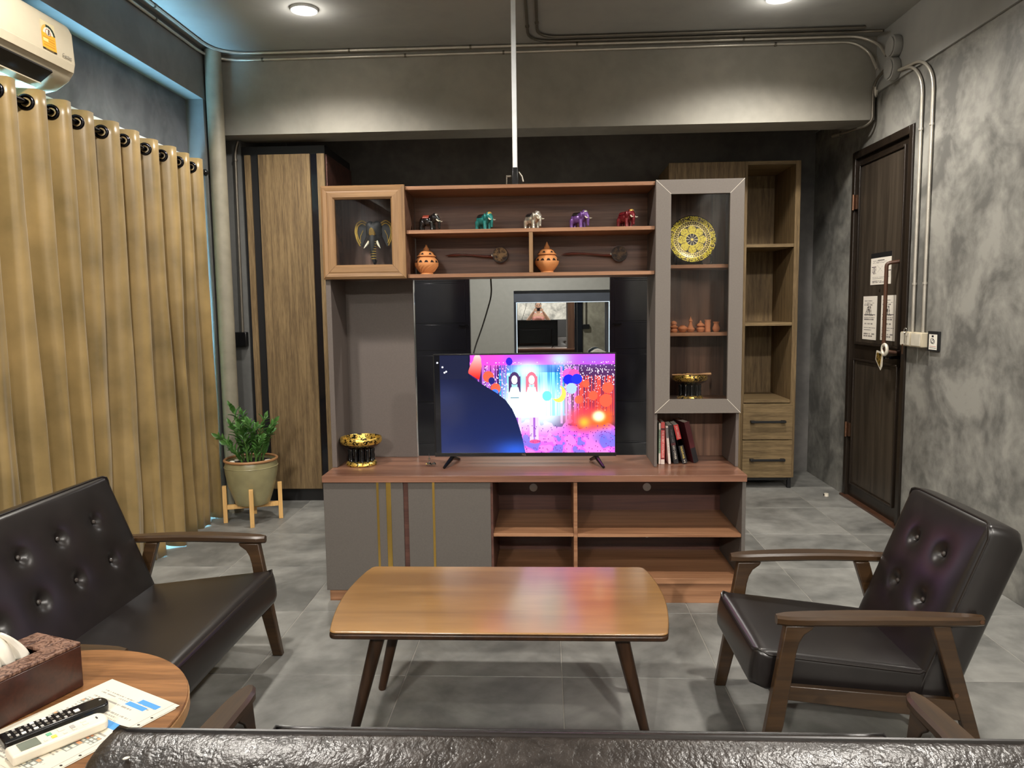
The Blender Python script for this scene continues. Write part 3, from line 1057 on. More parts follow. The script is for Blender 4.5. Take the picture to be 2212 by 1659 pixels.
mb = MB().grid(NY, NZ, cpt)
cur = mb.build('curtain', 'curtain_satin', None, smooth=True, angle=180, fix=False)
sol = cur.modifiers.new('thick', 'SOLIDIFY')
sol.thickness = 0.0025
tag(cur, 'long gold satin curtain with black eyelets covering the window', 'curtain')
for y in ring_y[9:]:
    e = 0.002
    sl = (curtain_x(y + e, ZROD) - curtain_x(y - e, ZROD)) / (2 * e)
    nrm = Vector((1, -sl, 0)).normalized()
    tan = Vector((-nrm.y, nrm.x, 0))
    MB().tube(arc((curtain_x(y, ZROD), y, ZROD), 0.026, 0, 2 * PI, 22, tan, (0, 0, 1))[:-1], 0.0075, 10, True).build('eyelet', 'dark_chrome', cur, smooth=True)
t = thing('curtain_rod', 'black metal curtain rod threaded through the curtain eyelets', 'curtain rod', (XC, 2.9, ZROD))
MB().tube([(XC, 0.90, ZROD), (XC, 4.60, ZROD)], 0.0125, 14).build('pole', 'dark_chrome', t, smooth=True)
MB().ball((XC, 4.618, ZROD), 0.021).build('finial', 'black_plastic', t, smooth=True)
for y in (0.93, 4.59):
    MB().tube([(XC, y, ZROD - 0.002), (XL + 0.001, y, ZROD)], 0.007, 8).build('bracket', 'black_metal', t, smooth=True)

ac = thing('air_conditioner', 'cream wall air conditioner above the curtain with yellow label', 'air conditioner', (XL, 2.75, 2.24))
ya, yb = 2.30, 3.20
prof = [(-2.199, 2.505), (-2.03, 2.508), (-1.995, 2.495), (-1.978, 2.46), (-1.972, 2.34), (-1.980, 2.305), (-2.005, 2.27), (-2.06, 2.235), (-2.13, 2.222), (-2.199, 2.228)]
MB().prism(prof, lambda a, b, tt: (a, tt, b), ya, yb).build('casing', 'cream_plastic', ac, 0.014, True, seg=4)
MB().prism([(-1.9705, 2.335), (-1.978, 2.30), (-1.9745, 2.30), (-1.967, 2.334)], lambda a, b, tt: (a, tt, b), ya + 0.02, yb - 0.02).build('front_lip', 'cream_plastic', ac, 0.002)
MB().prism([(-1.9975, 2.2835), (-2.052, 2.2440), (-2.046, 2.236), (-1.993, 2.274)], lambda a, b, tt: (a, tt, b), ya + 0.06, yb - 0.13).build('air_slot', 'black_matte', ac)
MB().prism([(-2.046, 2.236), (-2.075, 2.226), (-2.07, 2.216), (-2.04, 2.228)], lambda a, b, tt: (a, tt, b), ya + 0.06, yb - 0.13).build('louvre', 'cream_plastic', ac, 0.002)


def sticker(u, v):
    c = np.ones(u.shape + (3,)) * np.array([0.95, 0.70, 0.22])
    top = v < 0.42
    d = np.hypot(u - 0.5, (v - 0.42) * 1.55)
    c[top] = (0.90, 0.85, 0.68)
    c[top & (d < 0.5)] = (0.16, 0.22, 0.17)
    c[top & (d < 0.5) & (u < 0.36)] = (0.90, 0.72, 0.35)
    c[top & (d < 0.36)] = (0.96, 0.93, 0.84)
    d2 = np.hypot(u - 0.5, (v - 0.36) * 1.55)
    c[d2 < 0.2] = (0.72, 0.32, 0.20)
    c[d2 < 0.165] = (0.97, 0.94, 0.86)
    row = np.floor(v * 22)
    c[(v > 0.5) & (v < 0.88) & (row % 2 == 0) & (u > 0.08) & (u < 0.92)] = (0.84, 0.56, 0.16)
    c[(v > 0.6) & (v < 0.72) & (u < 0.45) & (u > 0.1)] = (0.97, 0.86, 0.55)
    c[v > 0.95] = (0.45, 0.36, 0.2)
    c[(v > 0.95) & ((u < 0.2) | (u > 0.8))] = (0.1, 0.08, 0.06)
    return c


lab = printed('energy_label', 44, 60, sticker, lambda u, v: (-1.9695 - 0.0058 * (1 - v), 2.985 + 0.085 * u, 2.452 - 0.11 * v), 'flat_print', ac)
lettering('5', 0.026, 'door_edge', ac, frame_m((0, 1, 0), (0.05, 0, 1), (1, 0, 0), (-1.9705, 3.0275, 2.412)), bold=0.0006)
lettering('Carrier', 0.02, 'steel_dull', ac, frame_m((0, 1, 0), (0.05, 0, 1), (1, 0, 0), (-1.9665, 3.13, 2.352)))

# ================================================================== WARDROBE (left) and SHELF UNIT (right)
WY = 4.955
wd = thing('wardrobe', 'tall wardrobe with rough brown wood door and black frame strips', 'wardrobe', (-1.71, 5.2, 0))
box('carcass', 'black_metal', -1.99, -1.437, WY + 0.01, 5.60, 0.085, 2.37, wd, 0.002)
box('plinth', 'black_matte', -1.985, -1.44, WY + 0.02, 5.58, 0, 0.084, wd)
box('door', 'ward_v', -1.875, -1.533, WY - 0.012, WY + 0.009, 0.088, 2.313, wd, 0.002)
box('edge_strip', 'ward_v', -1.968, -1.929, WY - 0.006, WY + 0.009, 0.088, 2.313, wd, 0.001)
box('edge_strip', 'ward_v', -1.486, -1.437, WY - 0.012, WY + 0.009, 0.088, 2.313, wd, 0.001)
box('side_panel', 'walnut_dark', -1.4365, -1.428, WY + 0.02, 5.60, 0.088, 2.313, wd, 0.001)
box('recessed_pull', 'black_gloss', -1.531, -1.488, WY + 0.002, WY + 0.0095, 0.088, 2.313, wd)

SY = 5.30
su = thing('shelf_unit', 'tall brown wood shelf unit with open shelves and two drawers', 'shelf unit', (1.29, 5.5, 0))
yb_ = 5.78
box('side_panel', 'ward_v', 1.703, 1.738, SY, yb_, 0.078, 2.268, su, 0.001)
box('side_panel', 'ward_v', 1.365, 1.381, SY, yb_, 0.078, 2.268, su, 0.001)
box('cupboard_door', 'ward_v', 0.845, 1.364, SY - 0.004, SY + 0.016, 0.078, 2.268, su, 0.002)
box('cupboard_body', 'ward_v', 0.85, 1.362, SY + 0.018, yb_, 0.078, 2.264, su)
box('top_panel', 'ward_h', 1.382, 1.702, SY + 0.002, yb_ - 0.012, 2.245, 2.268, su)
box('back_panel', 'ward_v', 1.382, 1.702, yb_ - 0.010, yb_, 0.078, 2.244, su)
for z in (1.712, 1.172, 0.632):
    box('shelf', 'ward_h', 1.3815, 1.7025, SY + 0.004, yb_ - 0.012, z - 0.022, z, su, 0.001)
for (z0, z1) in ((0.352, 0.606), (0.08, 0.346)):
    d = box('drawer', 'ward_h', 1.374, 1.718, SY - 0.018, SY - 0.002, z0, z1, su, 0.002)
    zc = z0 + 0.13
    mb = MB().box(1.422, 1.664, SY - 0.052, SY - 0.042, zc - 0.008, zc + 0.008)
    mb.box(1.422, 1.452, SY - 0.045, SY - 0.0185, zc - 0.008, zc + 0.008).box(1.634, 1.664, SY - 0.045, SY - 0.0185, zc - 0.008, zc + 0.008)
    mb.build('handle', 'black_matte', d, 0.002)
for x in (0.87, 1.71):
    box('leg', 'black_metal', x - 0.012, x + 0.012, SY + 0.005, SY + 0.03, 0, 0.077, su)
    box('leg', 'black_metal', x - 0.012, x + 0.012, yb_ - 0.03, yb_ - 0.005, 0, 0.077, su)
box('base_bar', 'black_metal', 0.86, 1.72, SY + 0.012, SY + 0.03, 0.055, 0.0775, su)

# ================================================================== TELEVISION UNIT
CF, CB = 3.20, 3.63
con = thing('tv_console', 'low walnut television console with grey doors and open shelves', 'tv console', (-0.07, 3.42, 0))
ZT = 0.576
box('worktop', 'slab_wood', -0.988, 0.850, CF - 0.018, CB, 0.547, ZT, con, 0.0015)
box('plinth', 'walnut_edge', -0.98, 0.838, CF + 0.015, CB - 0.02, 0.0, 0.052, con, 0.001)
box('side_panel', 'grey_console', -0.988, -0.972, CF + 0.016, CB, 0.053, 0.546, con)
box('side_panel', 'grey_console', 0.835, 0.851, CF, CB, 0.0, 0.546, con, 0.001)
box('partition', 'walnut_dark', -0.256, -0.240, CF + 0.002, CB - 0.03, 0.113, 0.546, con)
box('partition', 'walnut_edge', 0.112, 0.128, CF + 0.002, CB - 0.03, 0.113, 0.546, con, 0.001)
box('partition', 'walnut_dark', -0.640, -0.606, CF + 0.006, CF + 0.022, 0.056, 0.546, con)
box('bottom_board', 'walnut_edge', -0.256, 0.834, CF + 0.002, CB - 0.03, 0.088, 0.1125, con, 0.001)
box('kick_board', 'walnut_edge', -0.256, 0.834, CF + 0.008, CF + 0.014, 0.0, 0.086, con)
box('back_panel', 'walnut_dark', -0.971, 0.834, CB - 0.029, CB - 0.015, 0.054, 0.546, con)
box('shelf', 'walnut_edge', -0.2395, 0.1115, CF + 0.004, CB - 0.03, 0.299, 0.313, con, 0.001)
box('shelf', 'walnut_edge', 0.1285, 0.8345, CF + 0.004, CB - 0.03, 0.297, 0.311, con, 0.001)
for (x, z) in ((-0.07, 0.422), (0.481, 0.424), (-0.073, 0.196), (0.483, 0.192)):
    MB().lathe([(0, 0), (0.0195, 0), (0.0195, 0.003), (0.016, 0.004), (0, 0.004)], (x, CB - 0.0292, z), 24, 'y').build('cable_grommet', 'white_trim', con, smooth=True)
d1 = box('door', 'grey_console', -0.988, -0.634, CF - 0.001, CF + 0.015, 0.0545, 0.545, con, 0.001)
d2 = box('door', 'grey_console', -0.612, -0.250, CF - 0.001, CF + 0.015, 0.0545, 0.545, con, 0.001)
box('gold_inlay', 'gold_strip', -0.752, -0.742, CF - 0.003, CF - 0.0012, 0.056, 0.544, d1)
box('gold_inlay', 'gold_strip', -0.709, -0.688, CF - 0.004, CF - 0.0012, 0.056, 0.544, d1, 0.0008)
box('gold_inlay', 'gold_strip', -0.505, -0.495, CF - 0.003, CF - 0.0012, 0.056, 0.544, d2)

UF, UB = 3.352, 3.615        # carcass front and back of the upper units


def framed_door(parent, x0, x1, z0, z1, a0, a1, b0, b1, y0, y1, mh, mv, step, glassmat, mitre=None):
    """four mitred frame pieces around a pane; a*/b* is the opening"""
    dr = bpy.data.objects.new('glass_door', None)
    COL.objects.link(dr)
    dr.parent = parent
    o = [(x0, z0), (x1, z0), (x1, z1), (x0, z1)]
    i = [(a0, b0), (a1, b0), (a1, b1), (a0, b1)]
    g = 0.0006
    for k in range(4):
        j = (k + 1) % 4
        rows = []
        for (f, yy) in ((0.0, y1), (0.0, y0 + step), (0.18, y0), (0.42, y0 + 0.25 * step), (0.5, y0), (0.86, y0), (1.0, y0 + step), (1.0, y1)):
            pk = (o[k][0] + (i[k][0] - o[k][0]) * f, o[k][1] + (i[k][1] - o[k][1]) * f)
            pj = (o[j][0] + (i[j][0] - o[j][0]) * f, o[j][1] + (i[j][1] - o[j][1]) * f)
            if k % 2 == 0:
                rows.append([(pk[0] + g, yy, pk[1]), (pj[0] - g, yy, pj[1])])
            else:
                s_ = 1 if pj[1] > pk[1] else -1
                rows.append([(pk[0], yy, pk[1] + g * s_), (pj[0], yy, pj[1] - g * s_)])
        mb = MB()
        n = len(rows)
        for r in rows:
            mb.v += r
        for q in range(n):
            w = (q + 1) % n
            mb.f.append((2 * q, 2 * q + 1, 2 * w + 1, 2 * w))
        mb.f.append(tuple(2 * q for q in range(n)))
        mb.f.append(tuple(2 * q + 1 for q in range(n))[::-1])
        mb.build('rail' if k % 2 == 0 else 'stile', mh if k % 2 == 0 else mv, dr)
    box('pane', glassmat, a0 - 0.004, a1 + 0.004, y1 - 0.006, y1 - 0.003, b0 - 0.004, b1 + 0.004, dr)
    if mitre:
        mb = MB()
        for k in range(4):
            p, q = o[k], i[k]
            d = Vector((q[0] - p[0], q[1] - p[1])).normalized() * 0.0007
            mb.hexa([(p[0] + d.y, y0 - 0.0008, p[1] - d.x), (p[0] - d.y, y0 - 0.0008, p[1] + d.x), (p[0] - d.y, y0 + 0.001, p[1] + d.x), (p[0] + d.y, y0 + 0.001, p[1] - d.x),
                     (q[0] + d.y, y0 - 0.0008, q[1] - d.x), (q[0] - d.y, y0 - 0.0008, q[1] + d.x), (q[0] - d.y, y0 + 0.001, q[1] + d.x), (q[0] + d.y, y0 + 0.001, q[1] - d.x)])
        mb.build('mitre_line', mitre, dr)
    return dr


# left: glazed cupboard on a tall grey side panel
lc = thing('display_cupboard', 'grey tall panel with small glazed oak-framed cupboard holding elephant head', 'display cupboard', (-0.8, 3.48, ZT))
box('side_panel', 'grey_laminate', -0.990, -0.967, UF + 0.006, UB, ZT + 0.001, 1.436, lc, 0.001)
box('back_panel', 'grey_laminate', -0.9665, -0.637, UB - 0.014, UB, ZT + 0.001, 1.436, lc)
box('metal_edge', 'chrome', -0.6365, -0.633, UB - 0.018, UB, ZT + 0.001, 1.436, lc)
mb = MB()
mb.box(-0.987, -0.971, UF, UB, 1.437, 1.838)
mb.box(-0.637, -0.621, UF, UB, 1.437, 1.838)
mb.box(-0.971, -0.637, UF, UB, 1.437, 1.453)
mb.box(-0.971, -0.637, UF, UB, 1.822, 1.838)
mb.build('cupboard_body', 'walnut_h', lc)
box('inner_back', 'walnut_v', -0.9705, -0.6375, UB - 0.016, UB - 0.002, 1.4535, 1.8215, lc)
framed_door(lc, -0.991, -0.6195, 1.4345, 1.843, -0.931, -0.680, 1.497, 1.783, 3.328, 3.350, 'frame_h', 'frame_v', 0.008, 'pane_glass')

# centre: bridge of shelves
bs = thing('bridge_shelf', 'walnut bridge of open shelves above the television', 'shelf', (-0.07, 3.48, 1.438))
box('board', 'walnut_edge', -0.6185, 0.4775, UF + 0.006, UB, 1.822, 1.838, bs, 0.001)
box('board', 'walnut_edge', -0.6185, 0.4775, UF + 0.006, UB - 0.014, 1.631, 1.647, bs, 0.001)
box('board', 'walnut_edge', -0.6185, 0.4775, UF + 0.006, UB, 1.437, 1.453, bs, 0.001)
box('divider', 'frame_v', -0.074, -0.057, UF + 0.008, UB - 0.014, 1.4535, 1.6305, bs, 0.001)
box('back_panel', 'walnut_h', -0.6185, 0.4775, UB - 0.0135, UB - 0.001, 1.4535, 1.8215, bs)

# right: grey tower with glazed door
tw = thing('display_tower', 'tall grey display tower with glazed door and open book niche', 'display cabinet', (0.667, 3.48, ZT))
box('side_panel', 'grey_laminate', 0.479, 0.493, UF, UB, ZT + 0.001, 1.838, tw, 0.001)
box('side_panel', 'grey_laminate', 0.840, 0.854, UF, UB, ZT + 0.001, 1.838, tw, 0.001)
box('board', 'grey_laminate', 0.4935, 0.8395, UF, UB, 1.824, 1.838, tw)
box('board', 'walnut_edge', 0.4935, 0.8395, UF + 0.004, UB - 0.014, 0.856, 0.872, tw)
box('board', 'grey_laminate', 0.4935, 0.8395, UF + 0.002, UF + 0.02, 0.823, 0.8555, tw)
for z in (1.478, 1.178):
    box('shelf', 'walnut_edge', 0.4935, 0.8395, UF + 0.03, UB - 0.014, z - 0.0155, z, tw, 0.001)
box('back_panel', 'walnut_v', 0.4935, 0.8395, UB - 0.0135, UB - 0.001, ZT + 0.001, 1.8235, tw)
framed_door(tw, 0.478, 0.8555, 0.823, 1.839, 0.543, 0.795, 0.885, 1.778, 3.330, 3.350, 'grey_door', 'grey_door', 0.0, 'tower_glass', 'tissue')

# ceiling hung steel pole with black clamp on the unit
t = thing('ceiling_pole', 'slim steel pole from the ceiling clamped to the shelf top', 'pole', (-0.135, 3.45, 1.838))
MB().box(-0.1455, -0.1245, 3.44, 3.461, 1.912, 2.899).build('pole', 'white_trim', t, 0.003)
MB().hexa([(-0.152, 3.436, 1.8385), (-0.118, 3.436, 1.8385), (-0.118, 3.466, 1.8385), (-0.152, 3.466, 1.8385), (-0.1465, 3.438, 1.925), (-0.1235, 3.438, 1.925), (-0.1235, 3.464, 1.925), (-0.1465, 3.464, 1.925)]).build('clamp', 'black_plastic', t, 0.003)
MB().box(-0.176, -0.1525, 3.447, 3.455, 1.884, 1.892).box(-0.176, -0.171, 3.447, 3.455, 1.8385, 1.884).build('bracket', 'steel_dull', t, 0.001)
MB().tube([(-0.119, 3.45, 1.905), (-0.105, 3.45, 1.885), (-0.099, 3.45, 1.862)], 0.004, 8).build('hook', 'steel_dull', t, smooth=True)

# ================================================================== TELEVISION
TVX0, TVX1, TVZ0, TVZ1, TVY = -0.522, 0.316, 0.614, 1.091, 3.42
tv = thing('television', 'flat black television showing a bright colourful party scene', 'television', (-0.1, TVY, ZT))
mb = MB()
mb.box(TVX0, TVX1, TVY, TVY + 0.025, TVZ0, TVZ1)
mb.build('casing', 'black_plastic', tv, 0.003)
MB().hexa([(TVX0 + 0.1, TVY + 0.0255, TVZ0 + 0.03), (TVX1 - 0.1, TVY + 0.0255, TVZ0 + 0.03), (TVX1 - 0.13, TVY + 0.06, TVZ0 + 0.05), (TVX0 + 0.13, TVY + 0.06, TVZ0 + 0.05),
           (TVX0 + 0.1, TVY + 0.0255, TVZ1 - 0.14), (TVX1 - 0.1, TVY + 0.0255, TVZ1 - 0.14), (TVX1 - 0.13, TVY + 0.06, TVZ1 - 0.17), (TVX0 + 0.13, TVY + 0.06, TVZ1 - 0.17)]).build('rear_housing', 'black_plastic', tv, 0.004)
mb = MB()
mb.box(TVX0, TVX1, TVY - 0.004, TVY - 0.0002, TVZ0, TVZ0 + 0.017).box(TVX0, TVX1, TVY - 0.004, TVY - 0.0002, TVZ1 - 0.006, TVZ1)
mb.box(TVX0, TVX0 + 0.006, TVY - 0.004, TVY - 0.0002, TVZ0 + 0.017, TVZ1 - 0.006).box(TVX1 - 0.006, TVX1, TVY - 0.004, TVY - 0.0002, TVZ0 + 0.017, TVZ1 - 0.006)
mb.build('bezel', 'black_plastic', tv, 0.001)
lettering('TCL', 0.011, 'chrome', tv, frame_m((1, 0, 0), (0, 0, 1), (0, -1, 0), (-0.109, TVY - 0.0042, TVZ0 + 0.008)), 'lettering', bold=0.0003)
for (ax, f, r) in ((-0.443, (-0.468, 3.322), (-0.421, 3.515)), (0.226, (0.251, 3.322), (0.203, 3.50))):
    a = Vector((ax, TVY + 0.008, TVZ0 - 0.0005))
    mb = MB()
    for q in (f, r):
        e = Vector((q[0], q[1], ZT + 0.006))
        mb.tube([a + Vector((0, 0.0, -0.006)), e], [0.011, 0.0062], 8)
    mb.build('foot', 'black_plastic', tv, smooth=True)


def ell(u, v, cx, cy, rx, ry):
    return ((u - cx) / rx) ** 2 + ((v - cy) / ry) ** 2


def hsh(a, b):
    return (np.sin(a * 127.1 + b * 311.7) * 43758.5453) % 1


def smoothn(u, v, sc, seed):
    x, y = u * sc * 1.78, v * sc
    i, j = np.floor(x), np.floor(y)
    fx, fy = x - i, y - j
    fx, fy = fx * fx * (3 - 2 * fx), fy * fy * (3 - 2 * fy)
    a, b = hsh(i + seed, j), hsh(i + 1 + seed, j)
    c, d = hsh(i + seed, j + 1), hsh(i + 1 + seed, j + 1)
    return (a * (1 - fx) + b * fx) * (1 - fy) + (c * (1 - fx) + d * fx) * fy


def tv_picture(u, v):
    A = np.array
    c = np.zeros(u.shape + (3,))

    def mix(mask, col, a=1.0):
        w = (mask.astype(float) * a)[..., None]
        c[:] = c * (1 - w) + A(col) * w

    def glow(cx, cy, rx, ry, col, a=1.0, p=1.0):
        w = np.exp(-(ell(u, v, cx, cy, rx, ry)) ** p) * a
        c[:] = c * (1 - w[..., None]) + A(col) * w[..., None]

    c[:] = (0.20, 0.10, 0.34)
    colx = np.floor(u * 190)
    st = hsh(colx, 3.0)
    st2 = hsh(np.floor(u * 256), np.floor(v * 96))
    # tinsel curtain
    mix((v > 0.1) & (v < 0.62) & (u > 0.36) & (u < 0.74), (0.12, 0.50, 0.72))
    mix((v > 0.1) & (v < 0.62) & (u > 0.36) & (u < 0.74) & (st > 0.55), (0.45, 0.86, 0.92))
    mix((v > 0.1) & (v < 0.18) & (u > 0.36) & (u < 0.72), (0.05, 0.22, 0.62), 0.7)
    mix((v > 0.1) & (v < 0.55) & (u > 0.24) & (u < 0.40) & (st > 0.45), (0.62, 0.35, 0.72))
    mix((v > 0.1) & (v < 0.60) & (u >= 0.72), (0.28, 0.16, 0.34))
    mix((v > 0.12) & (v < 0.7) & (u > 0.70) & (u < 0.80) & (st > 0.4), (0.74, 0.42, 0.86))
    mix((v > 0.22) & (v < 0.62) & (u > 0.80) & (st > 0.62), (0.95, 0.30, 0.26))
    mix((v > 0.10) & (v < 0.45) & (st2 > 0.90) & ((u > 0.68) | ((u > 0.27) & (u < 0.42))), (1.0, 0.92, 1.0))
    mix((v > 0.4) & (v < 0.62) & (st2 > 0.95) & (u > 0.74), (1.0, 0.85, 0.9))
    # ceiling
    mix(v < 0.105, (0.74, 0.26, 0.80))
    glow(0.32, 0.03, 0.09, 0.10, (0.95, 0.28, 0.72), 0.9)
    glow(0.50, 0.04, 0.12, 0.07, (0.62, 0.30, 0.85), 0.8)
    glow(0.70, 0.05, 0.07, 0.08, (0.70, 0.84, 0.98), 0.95)
    glow(0.88, 0.05, 0.12, 0.06, (0.60, 0.36, 0.88), 0.9)
    mix((v > 0.075) & (v < 0.09) & (st2 > 0.93), (1, 0.9, 0.9))
    # red right-hand side, fire
    glow(0.92, 0.46, 0.14, 0.16, (0.86, 0.20, 0.18), 0.6)
    for (x, y, r) in ((0.96, 0.34, 0.03), (0.88, 0.42, 0.025), (0.80, 0.46, 0.022), (0.95, 0.47, 0.035), (0.30, 0.22, 0.03), (0.34, 0.34, 0.028), (0.84, 0.30, 0.02)):
        mix(ell(u, v, x, y, r, r * 1.9) < 1, (0.96, 0.34, 0.24))
    n = smoothn(u, v, 9, 5) * 0.6 + smoothn(u, v, 21, 9) * 0.4
    cl = v + 0.16 * (n - 0.5)
    mix(cl > 0.72, (0.78, 0.36, 0.84))
    mix((cl > 0.76) & (n > 0.52), (0.94, 0.46, 0.80))
    mix((cl > 0.80) & (n < 0.42), (0.48, 0.40, 0.86))
    glow(0.84, 0.66, 0.12, 0.13, (0.95, 0.22, 0.30), 0.95, 2)
    glow(0.93, 0.66, 0.07, 0.10, (1.0, 0.42, 0.12), 0.95, 1.5)
    glow(0.83, 0.69, 0.035, 0.06, (1.0, 0.72, 0.20), 0.9)
    glow(0.91, 0.63, 0.035, 0.055, (1.0, 0.98, 0.78), 1.0, 2)
    glow(0.95, 0.84, 0.08, 0.08, (0.40, 0.40, 0.86), 0.8, 1.5)
    # white burst
    glow(0.60, 0.52, 0.14, 0.26, (0.90, 1.0, 1.0), 0.97, 1.6)
    glow(0.52, 0.16, 0.09, 0.09, (0.82, 1.0, 1.0), 0.95, 1.3)
    glow(0.46, 0.50, 0.08, 0.24, (0.90, 1.0, 1.0), 0.95, 1.6)
    mix((np.abs(u - 0.66) < 0.04) & (v > 0.2) & (v < 0.62) & (st > 0.62), (0.45, 0.85, 0.86), 0.7)
    # balloons
    for (x, y, rx, ry, col) in ((0.745, 0.20, 0.035, 0.055, (0.96, 0.36, 0.72)), (0.775, 0.20, 0.03, 0.05, (0.98, 0.30, 0.62)), (0.745, 0.255, 0.030, 0.052, (0.10, 0.12, 0.82)),
                                (0.79, 0.25, 0.030, 0.052, (0.12, 0.18, 0.92)), (0.76, 0.345, 0.030, 0.055, (0.62, 0.74, 0.98)), (0.417, 0.068, 0.018, 0.040, (0.16, 0.12, 0.72)),
                                (0.625, 0.42, 0.026, 0.05, (0.42, 0.90, 0.86)), (0.318, 0.26, 0.018, 0.035, (0.10, 0.12, 0.42)), (0.335, 0.375, 0.02, 0.028, (0.25, 0.45, 0.9))):
        mix(ell(u, v, x, y, rx, ry) < 1, col)
    mix((ell(u, v, 0.69, 0.40, 0.04, 0.085) < 1) & (ell(u, v, 0.672, 0.375, 0.036, 0.075) > 1), (1.0, 0.82, 0.36))
    # two figures
    for (x, hair, dress) in ((0.445, (0.26, 0.18, 0.36), (0.88, 0.98, 0.98)), (0.54, (0.86, 0.42, 0.50), (0.96, 1.0, 1.0))):
        mix((np.abs(u - x - 0.008) < 0.045) & (v > 0.62) & (v < 0.88) & (np.abs(np.abs(u - x - 0.012) - 0.014) < 0.010), (0.86, 0.72, 0.96))
        mix((np.abs(u - x - 0.012) < 0.006) & (v > 0.64) & (v < 0.84), (0.58, 0.34, 0.72))
        mix(ell(u, v, x + 0.015, 0.885, 0.03, 0.02) < 1, (0.92, 0.30, 0.52))
        mix((ell(u, v, x, 0.24, 0.028, 0.065) < 1) | ((np.abs(np.abs(u - x) - 0.024) < 0.009) & (v > 0.22) & (v < 0.38)), hair)
        w = 0.022 + 0.045 * np.clip((v - 0.34) / 0.3, 0, 1)
        mix((v > 0.33) & (v < 0.64) & (np.abs(u - x) < w), dress)
        mix(ell(u, v, x, 0.255, 0.0165, 0.045) < 1, (1.0, 0.93, 0.95))
    mix((np.abs(v - 0.435) < 0.005) & (np.abs(u - 0.445) < 0.024), (0.4, 0.55, 0.62))
    mix((v > 0.72) & (st2 > 0.965) & (u > 0.47), (0.40, 0.14, 0.52))
    # dark blue shape in the foreground with a pink hand above it
    edge_y = [0.0, 0.20, 0.29, 0.38, 0.46, 0.55, 0.64, 0.74, 0.86, 1.0]
    edge_x = [0.20, 0.195, 0.26, 0.34, 0.395, 0.43, 0.452, 0.47, 0.487, 0.502]
    ex = np.interp(v, edge_y, edge_x)
    dark = u < ex
    base = A((0.065, 0.09, 0.21)) + (v[..., None] - 0.3) * A((0.03, 0.07, 0.17))
    base = base + np.exp(-ell(u, v, 0.45, 0.98, 0.12, 0.10))[..., None] * A((0.05, 0.18, 0.42)) + np.exp(-ell(u, v, 0.05, 0.4, 0.1, 0.12))[..., None] * A((0.05, 0.05, 0.06))
    c[dark] = base[dark]
    hand = ((ell(u, v, 0.24, 0.055, 0.022, 0.062) < 1) | ((np.abs(u - np.interp(v, [0.06, 0.18, 0.245], [0.238, 0.222, 0.245])) < np.interp(v, [0.04, 0.10, 0.18, 0.246], [0.018, 0.032, 0.036, 0.004])) & (v > 0.04) & (v < 0.246)))
    c[hand] = (A((0.94, 0.36, 0.34))[None] + (0.15 - v[hand])[:, None] * A((0.4, 2.6, 2.7))[None])
    mix((v < 0.24) & (u < 0.19), (0.09, 0.105, 0.20), 0.9)
    for (x, y) in ((0.016, 0.075), (0.045, 0.12), (0.066, 0.165), (0.056, 0.175)):
        mix(ell(u, v, x, y, 0.005, 0.009) < 1, (0.95, 0.95, 1))
    mix(u < 0.03, (0.015, 0.015, 0.02), 0.9)
    mix(ell(u, v, 0.016, 0.075, 0.005, 0.009) < 1, (0.9, 0.9, 0.95))
    return c


printed('screen', 512, 288, tv_picture, lambda u, v: (TVX0 + 0.006 + (TVX1 - TVX0 - 0.012) * u, TVY - 0.0015, TVZ1 - 0.006 + (TVZ0 + 0.017 - TVZ1 + 0.006) * v), 'screen_print', tv)
t = MB().tube(fillet([(-0.262, 3.585, 1.436), (-0.258, 3.575, 1.36), (-0.30, 3.56, 1.22), (-0.345, 3.545, 1.10), (-0.36, 3.50, 1.0)], 0.06), 0.0035, 8)
tag(t.build('tv_power_cord', 'black_plastic', None, smooth=True), 'thin black cord hanging from the shelf behind the television', 'cord')
# small clear ornament at the television's corner
t = thing('crystal_ornament', 'tiny clear crystal ornament beside the television foot', 'ornament', (-0.535, 3.40, ZT))
rng = random.Random(3)
for k in range(5):
    x, y, r = -0.535 + rng.uniform(-0.02, 0.02), 3.38 + rng.uniform(-0.012, 0.012), rng.uniform(0.007, 0.011)
    MB().lathe([(0, 0), (r * 0.8, r * 0.4), (r, r), (r * 0.5, r * 1.8), (0, r * 2.1)], (x, y, ZT + 0.001), 7).build('crystal', 'chrome', t)
MB().lathe([(0, 0), (0.006, 0.004), (0.004, 0.02), (0.006, 0.03), (0.0015, 0.04), (0, 0.062)], (-0.546, 3.39, ZT + 0.001), 8).build('spire', 'chrome', t)

# ================================================================== ORNAMENTS
def remeshed(mb, voxel, smooth_iter=6):
    """fuse overlapping shapes into one skin"""
    me = mb.mesh('fused')
    o = bpy.data.objects.new('fused', me)
    COL.objects.link(o)
    r = o.modifiers.new('r', 'REMESH')
    r.mode = 'VOXEL'
    r.voxel_size = voxel
    s = o.modifiers.new('s', 'SMOOTH')
    s.factor = 0.5
    s.iterations = smooth_iter
    dg = bpy.context.evaluated_depsgraph_get()
    out = bpy.data.meshes.new_from_object(o.evaluated_get(dg))
    bpy.data.objects.remove(o)
    out.shade_smooth()
    out.materials.clear()
    return out


